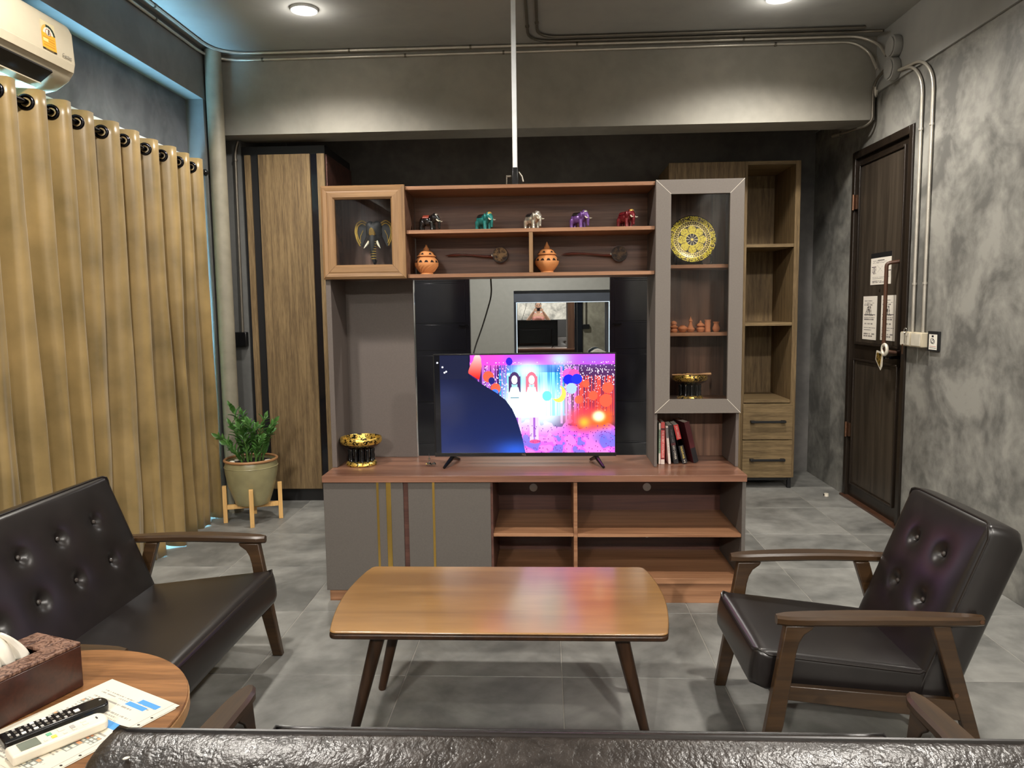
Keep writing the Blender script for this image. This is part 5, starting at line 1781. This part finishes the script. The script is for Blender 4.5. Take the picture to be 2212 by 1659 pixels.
# ================================================================== SEATING
def cushion(name, mat, parent, O, A, B, N, th, dimples=(), side_bulge=0.006, bulge=0.016, corner=0.03, na=48, nb=30, edge=0.012, pip=True, side_in=0.006):
    """a stuffed pad: O one upper corner, A and B its edges, N the outward normal, th its thickness; dimples at (a, b)"""
    O, A, B, N = Vector(O), Vector(A), Vector(B), Vector(N).normalized()
    la, lb = A.length, B.length
    mb = MB()

    def warp(a, b):
        """round the corners in plan"""
        x, y = a * la, b * lb
        r = corner
        cx = min(max(x, r), la - r)
        cy = min(max(y, r), lb - r)
        dx, dy = x - cx, y - cy
        if dx and dy:
            m = max(abs(dx), abs(dy))
            l = math.hypot(dx, dy)
            dx, dy = dx * m / l, dy * m / l
        return cx + dx, cy + dy

    def top(a, b):
        x, y = warp(a, b)
        d = min(x, la - x, y, lb - y)
        h = bulge * (1 - (2 * a - 1) ** 4) * (1 - (2 * b - 1) ** 4)
        if d < edge:
            q = 1 - d / edge
            h -= edge * 0.8 * (1 - math.sqrt(max(0, 1 - q * q)))
        for (da, db) in dimples:
            rr = math.hypot(x - da, y - db)
            h -= 0.017 * math.exp(-(rr / 0.020) ** 2) + 0.007 * math.exp(-(rr / 0.055) ** 2)
        return O + A * (x / la) + B * (y / lb) + N * h

    ts = [0.5 - 0.5 * math.cos(PI * i / na) if False else i / na for i in range(na + 1)]
    mb.grid(na, nb, top)
    w = na + 1
    border = [i for i in range(w)] + [j * w + na for j in range(1, nb + 1)] + [nb * w + i for i in range(na - 1, -1, -1)] + [j * w for j in range(nb - 1, 0, -1)]
    cen = O + (A + B) / 2
    prev = border
    for (f, ins) in ((0.10, -0.4 * side_bulge), (0.3, -0.85 * side_bulge), (0.55, -side_bulge), (0.8, -0.7 * side_bulge), (0.93, -0.1 * side_bulge), (1.0, side_in)):
        ring = []
        for k in border:
            p = Vector(mb.v[k])
            out = (p - cen)
            out = (out - N * out.dot(N)).normalized()
            mb.v.append(tuple(p - N * (th * f - 0.8 * edge * 0) - out * ins))
            ring.append(len(mb.v) - 1)
        for k in range(len(border)):
            j = (k + 1) % len(border)
            mb.f.append((prev[k], prev[j], ring[j], ring[k]))
        prev = ring
    mb.f.append(tuple(prev))
    o = mb.build(name, mat, parent, smooth=True, angle=70)
    if pip:
        pts = [Vector(mb.v[k]) + N * 0.001 for k in border][::2]
        MB().tube(pts, 0.0036, 6, True).build('piping', 'piping', o, smooth=True)
    return o


def seating(name, label, cat, Wd, cols, loc, rotz, back_mat='leather', seat_mat='leather', fine=48):
    t = thing(name, label, cat)
    hw = Wd / 2
    # seat
    f0, f1 = Vector((0.046, 0, 0.346)), Vector((-0.435, 0, 0.288))
    Bv = f1 - f0
    nrm = Vector((-Bv.z, 0, Bv.x)).normalized()
    if nrm.z < 0:
        nrm = -nrm
    cushion('seat_cushion', seat_mat, t, (f0.x, -hw, f0.z), (0, Wd, 0), Bv, nrm, 0.10, bulge=0.010, corner=0.03, na=fine, nb=26)
    # back
    b0, b1 = Vector((-0.366, 0, 0.176)), Vector((-0.570, 0, 0.704))
    Bb = b1 - b0
    nb_ = Vector((Bb.z, 0, -Bb.x)).normalized()
    L = Bb.length
    dim = []
    rows = (L - 0.138, L - 0.285)
    for c in cols:
        for r in rows:
            dim.append((hw + c, r))
    bk = cushion('back_cushion', back_mat, t, (b0.x, -hw, b0.z), (0, Wd, 0), Bb, nb_, 0.098, dim, side_bulge=0.012, bulge=0.014, corner=0.032, na=max(fine, int(Wd * 90)), nb=56)
    for (a, b) in dim:
        p = Vector((b0.x, -hw + a, b0.z)) + Bb.normalized() * b + nb_ * -0.0035
        q = nb_.to_track_quat('Z', 'Y').to_matrix()
        MB().ball(tuple(p), (0.0085, 0.0085, 0.0055), 12, 7, q).build('button', 'button', bk, smooth=True)
    for s in (-1, 1):
        vc = s * (hw + 0.032)
        mb = MB()
        n = 22
        ring = []
        for i in range(n + 1):
            k = i / n
            u = 0.004 - 0.545 * k
            zt = 0.463 + 0.007 * math.sin(PI * k)
            w = float(np.interp(k, [0, 0.03, 0.12, 0.4, 0.75, 0.97, 1], [0.012, 0.021, 0.027, 0.031, 0.026, 0.018, 0.012]))
            c = vc + s * 0.007 * math.sin(PI * k)
            d = 0.026
            sec = [(-w, -d + 0.006), (-w + 0.006, -d), (w - 0.006, -d), (w, -d + 0.006), (w, -0.007), (w - 0.007, 0), (-w + 0.007, 0), (-w, -0.007)]
            base = len(mb.v)
            mb.v += [(u, c + a, zt + b) for a, b in sec]
            ring.append([base + q for q in range(8)])
        for i in range(n):
            for q in range(8):
                mb.f.append((ring[i][q], ring[i][(q + 1) % 8], ring[i + 1][(q + 1) % 8], ring[i + 1][q]))
        mb.f.append(tuple(ring[0]))
        mb.f.append(tuple(ring[-1])[::-1])
        mb.build('armrest', 'arm_wood', t, smooth=True)
        yv = lambda a, b, tt: (a, vc + tt, b)
        leg = [(-0.018, 0.437), (0.052, 0.0), (0.016, 0.0), (-0.020, 0.155), (-0.041, 0.30), (-0.049, 0.36), (-0.056, 0.388), (-0.068, 0.410), (-0.090, 0.426), (-0.096, 0.437)]
        fl = MB().prism(leg, yv, -0.014, 0.014).build('leg', 'arm_wood', t, 0.004)
        rl = MB().prism([(-0.404, 0.439), (-0.452, 0.439), (-0.582, 0.0), (-0.546, 0.0)], yv, -0.013, 0.013).build('leg', 'arm_wood', t, 0.004)
        MB().prism([(-0.022, 0.266), (-0.022, 0.224), (-0.502, 0.168), (-0.484, 0.228)], lambda a, b, tt: (a, vc - s * 0.001 + tt, b), -0.010, 0.010).build('side_rail', 'arm_wood', t, 0.003)
        for (u, z, par) in ((0.0, 0.10, fl), (-0.475, 0.245, rl), (-0.53, 0.452, None), (-0.055, 0.25, None)):
            if par is None and z < 0.4:
                continue
            MB().lathe([(0, 0), (0.006, 0), (0.004, 0.002), (0, 0.0025)], (u, vc + s * (0.0145 if par else 0.018), z), 10, 'y').build('screw_cap', 'copper', t, smooth=True)
    MB().box(-0.035, -0.015, -hw - 0.02, hw + 0.02, 0.185, 0.222).build('front_rail', 'arm_wood', t, 0.003)
    t.location = loc
    t.rotation_euler = (0, 0, rotz)
    return t


seating('armchair', 'dark brown leather armchair with wooden arms beside the door wall', 'armchair', 0.442, (-0.078, 0.078), (0.62, 2.242, 0), PI)
seating('loveseat', 'dark leather two-seat sofa with wooden arms before the curtain', 'sofa', 0.872, (0.267, 0.072, -0.110, -0.293), (-1.06, 2.218, 0), 0.0)
seating('three_seat_sofa', 'long dark leather sofa seen from behind in front of the coffee table', 'sofa', 1.39, (-0.5, -0.3, -0.1, 0.1, 0.3, 0.5), (0.055, 1.577, 0), PI / 2, 'leather_worn', 'leather_worn', 60)
sf = bpy.data.objects['three_seat_sofa']
put('torn_spot', MB().ball((-0.632, 0.635, 0.6925), (0.007, 0.005, 0.0016), 9, 5, Euler((0, 0.35, 0.6)).to_matrix()).mesh('torn_spot'), 'tissue', sf)

# ================================================================== COFFEE TABLE
ct = thing('coffee_table', 'low rectangular brown coffee table with rounded ends and tapered legs', 'coffee table', (-0.147, 2.29, 0))


def table_outline(e):
    pts = []
    x0, x1, y0, y1 = -0.628 - e, 0.335 + e, 2.022 - e, 2.565 + e
    r = 0.022
    for (a0, a1, cx_, cy_) in ((PI, 1.5 * PI, x0 + r, y0 + r), (1.5 * PI, 2 * PI, x1 - r, y0 + r)):
        pts += [(cx_ + r * math.cos(a0 + (a1 - a0) * i / 5), cy_ + r * math.sin(a0 + (a1 - a0) * i / 5)) for i in range(6)]
    for i in range(1, 14):
        s = i / 14
        pts.append((x1 + 0.028 * math.sin(PI * s) ** 0.9, y0 + r + (y1 - y0 - 1.4 * r) * s))
    for (a0, a1, cx_, cy_) in ((0, 0.5 * PI, x1 - r, y1 - r), (0.5 * PI, PI, x0 + r, y1 - r)):
        pts += [(cx_ + r * math.cos(a0 + (a1 - a0) * i / 5), cy_ + r * math.sin(a0 + (a1 - a0) * i / 5)) for i in range(6)]
    for i in range(1, 14):
        s = 1 - i / 14
        pts.append((x0 - 0.028 * math.sin(PI * s) ** 0.9, y0 + r + (y1 - y0 - 1.4 * r) * s))
    return pts


MB().prism(table_outline(0), lambda a, b, tt: (a, b, tt), 0.3835, 0.390).build('tabletop', 'table_top', ct, 0.003)
MB().prism(table_outline(0.0008), lambda a, b, tt: (a, b, tt), 0.366, 0.3832).build('edge_band', 'table_dark', ct, 0.005)
for (fx_, fy_, tx_, ty_) in ((-0.600, 2.138, -0.500, 2.13), (0.292, 2.138, 0.205, 2.13), (-0.575, 2.435, -0.49, 2.45), (0.28, 2.435, 0.195, 2.45)):
    MB().tube([(fx_, fy_, 0.0), (fx_ * 0.985 + tx_ * 0.015, fy_, 0.006), (tx_, ty_, 0.3655)], [0.011, 0.0135, 0.023], 16).build('leg', 'table_dark', ct, smooth=True)

# ================================================================== SIDE TABLE AND WHAT LIES ON IT
SX, SYY, SR, SZ = -1.052, 1.358, 0.315, 0.50
sd = thing('side_table', 'round wooden side table with light edge beside the loveseat', 'side table', (SX, SYY, 0))
MB().lathe([(0, SZ - 0.006), (SR - 0.003, SZ - 0.006), (SR - 0.0015, SZ - 0.002), (SR - 0.003, SZ), (0, SZ)], (SX, SYY, 0), 72).build('tabletop', 'side_wood', sd, smooth=True)
MB().lathe([(0, SZ - 0.036), (SR - 0.006, SZ - 0.036), (SR, SZ - 0.030), (SR, SZ - 0.0065), (0, SZ - 0.0065)], (SX, SYY, 0), 72).build('edge_band', 'side_edge', sd, smooth=True)
MB().lathe([(0, 0.012), (0.02, 0.012), (0.02, SZ - 0.0365), (0, SZ - 0.0365)], (SX, SYY, 0), 20).build('pole', 'black_metal', sd, smooth=True)
MB().lathe([(0, 0), (0.17, 0), (0.17, 0.006), (0.16, 0.012), (0, 0.012)], (SX, SYY, 0), 40).build('base', 'black_metal', sd, smooth=True)


def manual_page(u, v):
    A = np.array
    c = np.ones(u.shape + (3,)) * A([0.86, 0.83, 0.76])
    line = np.floor(v * 70)
    wob = hsh(np.floor(u * 100), line)
    ln = hsh(line, 7.0)
    txt = (line % 2 == 0) & (u > 0.14) & (u < 0.5 + 0.4 * ln) & (wob > 0.3) & (v > 0.1) & (ln > 0.45)
    c[txt] = (0.62, 0.60, 0.56)

    def rect(x0, x1, y0, y1, col):
        c[(u > x0) & (u < x1) & (v > y0) & (v < y1)] = col
    for (x0, x1, y0, y1) in ((0.62, 0.88, 0.075, 0.125), (0.54, 0.80, 0.135, 0.18), (0.60, 0.86, 0.36, 0.425), (0.58, 0.78, 0.445, 0.50)):
        rect(x0, x1, y0, y1, (0.32, 0.58, 0.82))
    for (x0, x1, y0, y1) in ((0.12, 0.30, 0.24, 0.33), (0.12, 0.34, 0.44, 0.53), (0.66, 0.90, 0.52, 0.60), (0.46, 0.82, 0.60, 0.72), (0.44, 0.78, 0.84, 0.94)):
        rect(x0, x1, y0, y1, (0.52, 0.53, 0.50))
        ku, kv = (u - x0) / (x1 - x0) * 5 % 1, (v - y0) / (y1 - y0) * 3 % 1
        k = (u > x0) & (u < x1) & (v > y0) & (v < y1) & (np.abs(ku - 0.5) < 0.33) & (np.abs(kv - 0.5) < 0.3)
        c[k] = (0.88, 0.86, 0.78)
        c[k & (hsh(np.floor((u - x0) / (x1 - x0) * 5), np.floor((v - y0) / (y1 - y0) * 3)) > 0.8)] = (0.88, 0.62, 0.45)
    rect(0.935, 0.942, 0.0, 1.0, (0.55, 0.50, 0.47))
    for y in (0.2, 0.3, 0.42, 0.55, 0.7, 0.82):
        c[ell(u, v, 0.97, y, 0.013, 0.010) < 1] = (0.2, 0.16, 0.14)
    return c


e1 = Vector((0.203, -0.105, 0)).normalized()
e2 = Vector((-0.105, -0.203, 0)).normalized()
pz = SZ + 0.0012
for (k, off, lab) in ((0, Vector((0.010, -0.016, 0)), 'sheet of paper lying under the laminated manual page'), (1, Vector((0, 0, 0)), 'laminated instruction sheet with blue blocks under the remotes')):
    o_ = Vector((-0.956, 1.526, 0)) + off
    wd_, ln_ = (0.2285, 0.285) if k else (0.215, 0.28)
    z_ = pz + 0.0008 * k
    t = thing('instruction_sheet', lab, 'paper', (o_.x, o_.y, z_ - 0.0006), 'papers on the side table')
    p = [o_, o_ + e1 * wd_, o_ + e1 * wd_ + e2 * ln_, o_ + e2 * ln_]
    MB().hexa([(q.x, q.y, z_ - 0.0005) for q in p] + [(q.x, q.y, z_) for q in p]).build('sheet', 'paper', t)
    if k:
        printed('print', 200, 250, manual_page, lambda u, v: tuple(o_ + e1 * (wd_ * u) + e2 * (ln_ * v) + Vector((0, 0, z_ + 0.0002))), 'flat_print', t)


def remote(name, label, tip, d, ln, wd_, h, mat, z):
    d = Vector((d[0], d[1], 0)).normalized()
    s = Vector((d.y, -d.x, 0))
    tip = Vector((tip[0], tip[1], z))
    t = thing(name, label, 'remote control', tip + d * ln / 2)
    out = []
    for k in range(9):
        a = PI * k / 8
        out.append((wd_ * 0.32 * (1 - math.sin(a)), -wd_ / 2 * math.cos(a)))
    out += [(ln, wd_ / 2), (ln, -wd_ / 2)]
    MB().prism(out, lambda a, b, tt: tuple(tip + d * a + s * b + Vector((0, 0, tt))), 0.0004, h).build('remote_body', mat, t, 0.004, True)
    return t, tip, d, s


def key(t, tip, d, s, a, b, la, lb, z, mat, name='button_key'):
    c = tip + d * a + s * b
    p = [c + d * i * la + s * j * lb for i, j in ((-.5, -.5), (.5, -.5), (.5, .5), (-.5, .5))]
    MB().hexa([(q.x, q.y, z) for q in p] + [(q.x, q.y, z + 0.0012) for q in p]).build(name, mat, t)


zr = pz + 0.0012
t, tip, d, s = remote('black_remote', 'black television remote with white buttons on the papers', (-0.898, 1.412), (-0.62, -0.785), 0.185, 0.044, 0.018, 'black_plastic', zr)
zk = zr + 0.0182
plain('key_grey', (176, 172, 166), 0.5)
plain('key_white', (238, 234, 226), 0.5)
plain('key_yellow', (232, 206, 84), 0.5)
plain('key_green', (112, 178, 144), 0.5)
plain('lcd_glass', (116, 124, 112), 0.2)
key(t, tip, d, s, 0.012, 0.004, 0.004, 0.003, zk, 'key_grey')
key(t, tip, d, s, 0.058, -0.004, 0.009, 0.011, zk, 'key_white')
for r in range(11):
    for c in range(3):
        mt = 'key_white' if (r, c) in ((4, 2), (6, 0), (6, 2), (8, 0)) else ('key_grey' if (r + c) % 2 else 'steel_dull')
        key(t, tip, d, s, 0.070 + r * 0.0102, -0.013 + c * 0.013, 0.0045 if mt != 'key_white' else 0.007, 0.007, zk, mt)
t, tip, d, s = remote('white_remote', 'white air conditioner remote with grey display on the papers', (-0.862, 1.350), (-0.62, -0.785), 0.165, 0.046, 0.020, 'white_plastic', zr)
zk = zr + 0.0202
for (a, b, la, lb, mt) in ((0.018, 0.0, 0.002, 0.008, 'ink'), (0.040, -0.006, 0.009, 0.007, 'paper'), (0.040, 0.006, 0.009, 0.007, 'paper'), (0.060, -0.010, 0.007, 0.006, 'paper'), (0.060, 0.002, 0.007, 0.012, 'key_grey'), (0.076, -0.010, 0.006, 0.006, 'paper'),
                           (0.078, 0.008, 0.010, 0.012, 'paper'), (0.094, -0.008, 0.008, 0.009, 'key_yellow'), (0.098, 0.008, 0.008, 0.010, 'key_green'), (0.108, -0.010, 0.006, 0.006, 'paper')):
    key(t, tip, d, s, a, b, la, lb, zk, mt)
key(t, tip, d, s, 0.133, 0, 0.032, 0.030, zk, 'lcd_glass', 'display')

# tissue box
tb = thing('tissue_box', 'dark reddish wooden tissue box with carved top on side table', 'tissue box', (-1.1, 1.40, SZ))
A0 = Vector((-1.002, 1.498, 0))
aw = Vector((-0.941, 0.338, 0)).normalized()
al = Vector((-0.338, -0.941, 0)).normalized()
WB, LB, ZB0, ZB1 = 0.136, 0.235, SZ + 0.001, SZ + 0.1


def bx(u0, u1, v0, v1, z0, z1, name, mat, bev=0.002):
    p = [A0 + aw * u + al * v for u, v in ((u0, v0), (u1, v0), (u1, v1), (u0, v1))]
    return MB().hexa([(q.x, q.y, z0) for q in p] + [(q.x, q.y, z1) for q in p]).build(name, mat, tb, bev)


bx(0, 0.008, 0, LB, ZB0, ZB1 - 0.0085, 'side_panel', 'box_wood')
bx(WB - 0.008, WB, 0, LB, ZB0, ZB1 - 0.0085, 'side_panel', 'box_wood')
bx(0.0085, WB - 0.0085, 0, 0.008, ZB0, ZB1 - 0.0085, 'end_panel', 'box_wood')
bx(0.0085, WB - 0.0085, LB - 0.008, LB, ZB0, ZB1 - 0.0085, 'end_panel', 'box_wood')
for (u0, u1, v0, v1) in ((0, 0.046, 0, LB), (WB - 0.046, WB, 0, LB), (0.0465, WB - 0.0465, 0, 0.055), (0.0465, WB - 0.0465, LB - 0.055, LB)):
    bx(u0, u1, v0, v1, ZB1 - 0.008, ZB1, 'lid_board', 'carved_wood' if 'carved_wood' in M else 'box_wood')
blotch('carved_wood', (70, 42, 32), (132, 100, 84), 40, 0.45, 0.4, 0.42, 0.56, 0.6, 3, 2.5)
for ch in tb.children:
    if ch.name.startswith('lid_board'):
        ch.data.materials.clear()
        ch.data.materials.append(M['carved_wood'])


def tissue_pt(u, v):
    a = (u - 0.5)
    hgt = v * 0.085
    wv = 0.012 * math.sin(u * 9 + v * 4) * v + 0.006 * math.sin(u * 23 + 2)
    spread = 1 - 0.55 * v ** 1.6
    p = A0 + aw * (WB / 2 + wv + 0.02 * v * v) + al * (LB / 2 + a * 0.105 * spread + 0.02 * v)
    return (p.x, p.y, ZB1 - 0.012 + hgt * (1 - 0.5 * abs(a) * v))


o = MB().grid(26, 16, tissue_pt).build('tissue', 'tissue', None, smooth=True, fix=False, angle=180)
o.modifiers.new('t', 'SOLIDIFY').thickness = 0.003
tag(o, 'white tissue pulled up from the wooden box', 'tissue')

# small white stop on the floor by the door
t = thing('door_stop', 'tiny white door stop on the floor near the door', 'door stop', (1.885, 5.07, 0))
MB().lathe([(0, 0.0005), (0.016, 0.0005), (0.014, 0.02), (0, 0.022)], (1.885, 5.07, 0), 14).build('stop_body', 'white_plastic', t, smooth=True)
box('rubber_pad', 'black_matte', 1.868, 1.8695, 5.062, 5.078, 0.004, 0.016, t)

# ================================================================== THE PHOTOGRAPHER, seen in the far mirror
P0 = Vector((0, -0.42, 0))
per = thing('person', 'person in a pink top holding up a phone, reflected in mirror', 'person', P0)
mb = MB()
mb.ball((0, -0.37, 1.385), (0.066, 0.080, 0.095))
mb.ball((0, -0.335, 1.335), (0.045, 0.045, 0.045))
mb.ball((0, -0.285, 1.372), (0.012, 0.016, 0.014))
for s in (-1, 1):
    mb.ball((s * 0.068, -0.375, 1.38), (0.010, 0.018, 0.026))
mb.tube([(0, -0.40, 1.34), (0, -0.415, 1.24), (0, -0.42, 1.16)], [0.044, 0.046, 0.06], 14)
mb.ball((0, -0.42, 1.12), (0.150, 0.085, 0.10))
mb.ball((0, -0.42, 0.98), (0.125, 0.08, 0.14))
mb.ball((0, -0.42, 0.84), (0.145, 0.095, 0.11))
for s in (-1, 1):
    mb.tube([(s * 0.145, -0.42, 1.17), (s * 0.215, -0.37, 1.08), (s * 0.275, -0.31, 1.00)], [0.046, 0.042, 0.036], 12)
    mb.ball((s * 0.15, -0.42, 1.165), 0.05)
    mb.tube([(s * 0.275, -0.31, 1.00), (s * 0.20, -0.20, 1.11), (s * 0.105, -0.085, 1.25)], [0.037, 0.034, 0.024], 12)
    mb.ball((s * 0.095, -0.065, 1.285), (0.016, 0.030, 0.034))
    for k in range(4):
        z = 1.262 + 0.017 * k
        L = (0.050, 0.058, 0.060, 0.052)[k]
        mb.tube([(s * 0.094, -0.045, z), (s * 0.088, -0.026, z + 0.002), (s * (0.088 - L * 0.55), -0.0085 - 0.004, z + 0.003), (s * (0.088 - L), -0.0085 - 0.004, z + 0.003)], [0.0085, 0.008, 0.0075, 0.0065], 8)
    mb.tube([(s * 0.092, -0.07, 1.272), (s * 0.080, -0.052, 1.258), (s * 0.052, -0.042, 1.262)], [0.011, 0.0095, 0.0075], 8)
    mb.tube([(s * 0.075, -0.42, 0.82), (s * 0.085, -0.41, 0.42), (s * 0.09, -0.44, 0.07)], [0.085, 0.055, 0.036], 14)
    mb.tube([(s * 0.09, -0.45, 0.035), (s * 0.095, -0.36, 0.03), (s * 0.098, -0.29, 0.022)], [0.034, 0.034, 0.022], 10)
me = remeshed(mb, 0.0055, 5)
me.transform(Matrix.Translation(-P0))
put('body', me, 'skin', per)
mb = MB()
mb.ball((0, -0.42, 1.09), (0.158, 0.098, 0.10))
mb.ball((0, -0.42, 0.97), (0.135, 0.094, 0.15))
mb.ball((0, -0.42, 0.86), (0.155, 0.105, 0.10))
for s in (-1, 1):
    mb.tube([(s * 0.09, -0.42, 1.15), (s * 0.085, -0.425, 1.225)], [0.03, 0.024], 10)
    mb.ball((s * 0.055, -0.355, 1.07), (0.05, 0.04, 0.05))
me = remeshed(mb, 0.009, 4)
me.transform(Matrix.Translation(-P0))
put('top', me, 'pink_top', per)
mb = MB()
mb.ball((0, -0.42, 0.80), (0.158, 0.11, 0.10))
for s in (-1, 1):
    mb.tube([(s * 0.075, -0.42, 0.80), (s * 0.085, -0.41, 0.42), (s * 0.09, -0.44, 0.09)], [0.096, 0.068, 0.055], 14)
me = remeshed(mb, 0.010, 4)
me.transform(Matrix.Translation(-P0))
put('trousers', me, 'trousers', per)
mb = MB()
mb.ball((0, -0.395, 1.412), (0.075, 0.083, 0.082))
mb.ball((0, -0.45, 1.36), (0.06, 0.035, 0.07))
me = remeshed(mb, 0.008, 3)
me.transform(Matrix.Translation(-P0))
put('hair', me, 'hair', per)
for s in (-1, 1):
    MB().ball((s * 0.026, -0.298, 1.396), (0.011, 0.006, 0.006), 10, 6).build('eye', 'hair', per, smooth=True)
    MB().ball((s * 0.028, -0.297, 1.414), (0.016, 0.006, 0.003), 10, 6).build('eyebrow', 'hair', per, smooth=True)
MB().ball((0, -0.292, 1.340), (0.020, 0.006, 0.006), 10, 6).build('mouth', 'pink_top', per, smooth=True)
ph = thing('phone', 'dark phone held up by the person in the mirror', 'phone', (0, -0.03, 1.28))
MB().box(-0.075, 0.075, -0.036, -0.0285, 1.262, 1.338).build('phone_body', 'black_plastic', ph, 0.003)
box('phone_screen', 'black_gloss', -0.070, 0.070, -0.0368, -0.0362, 1.266, 1.334, ph)
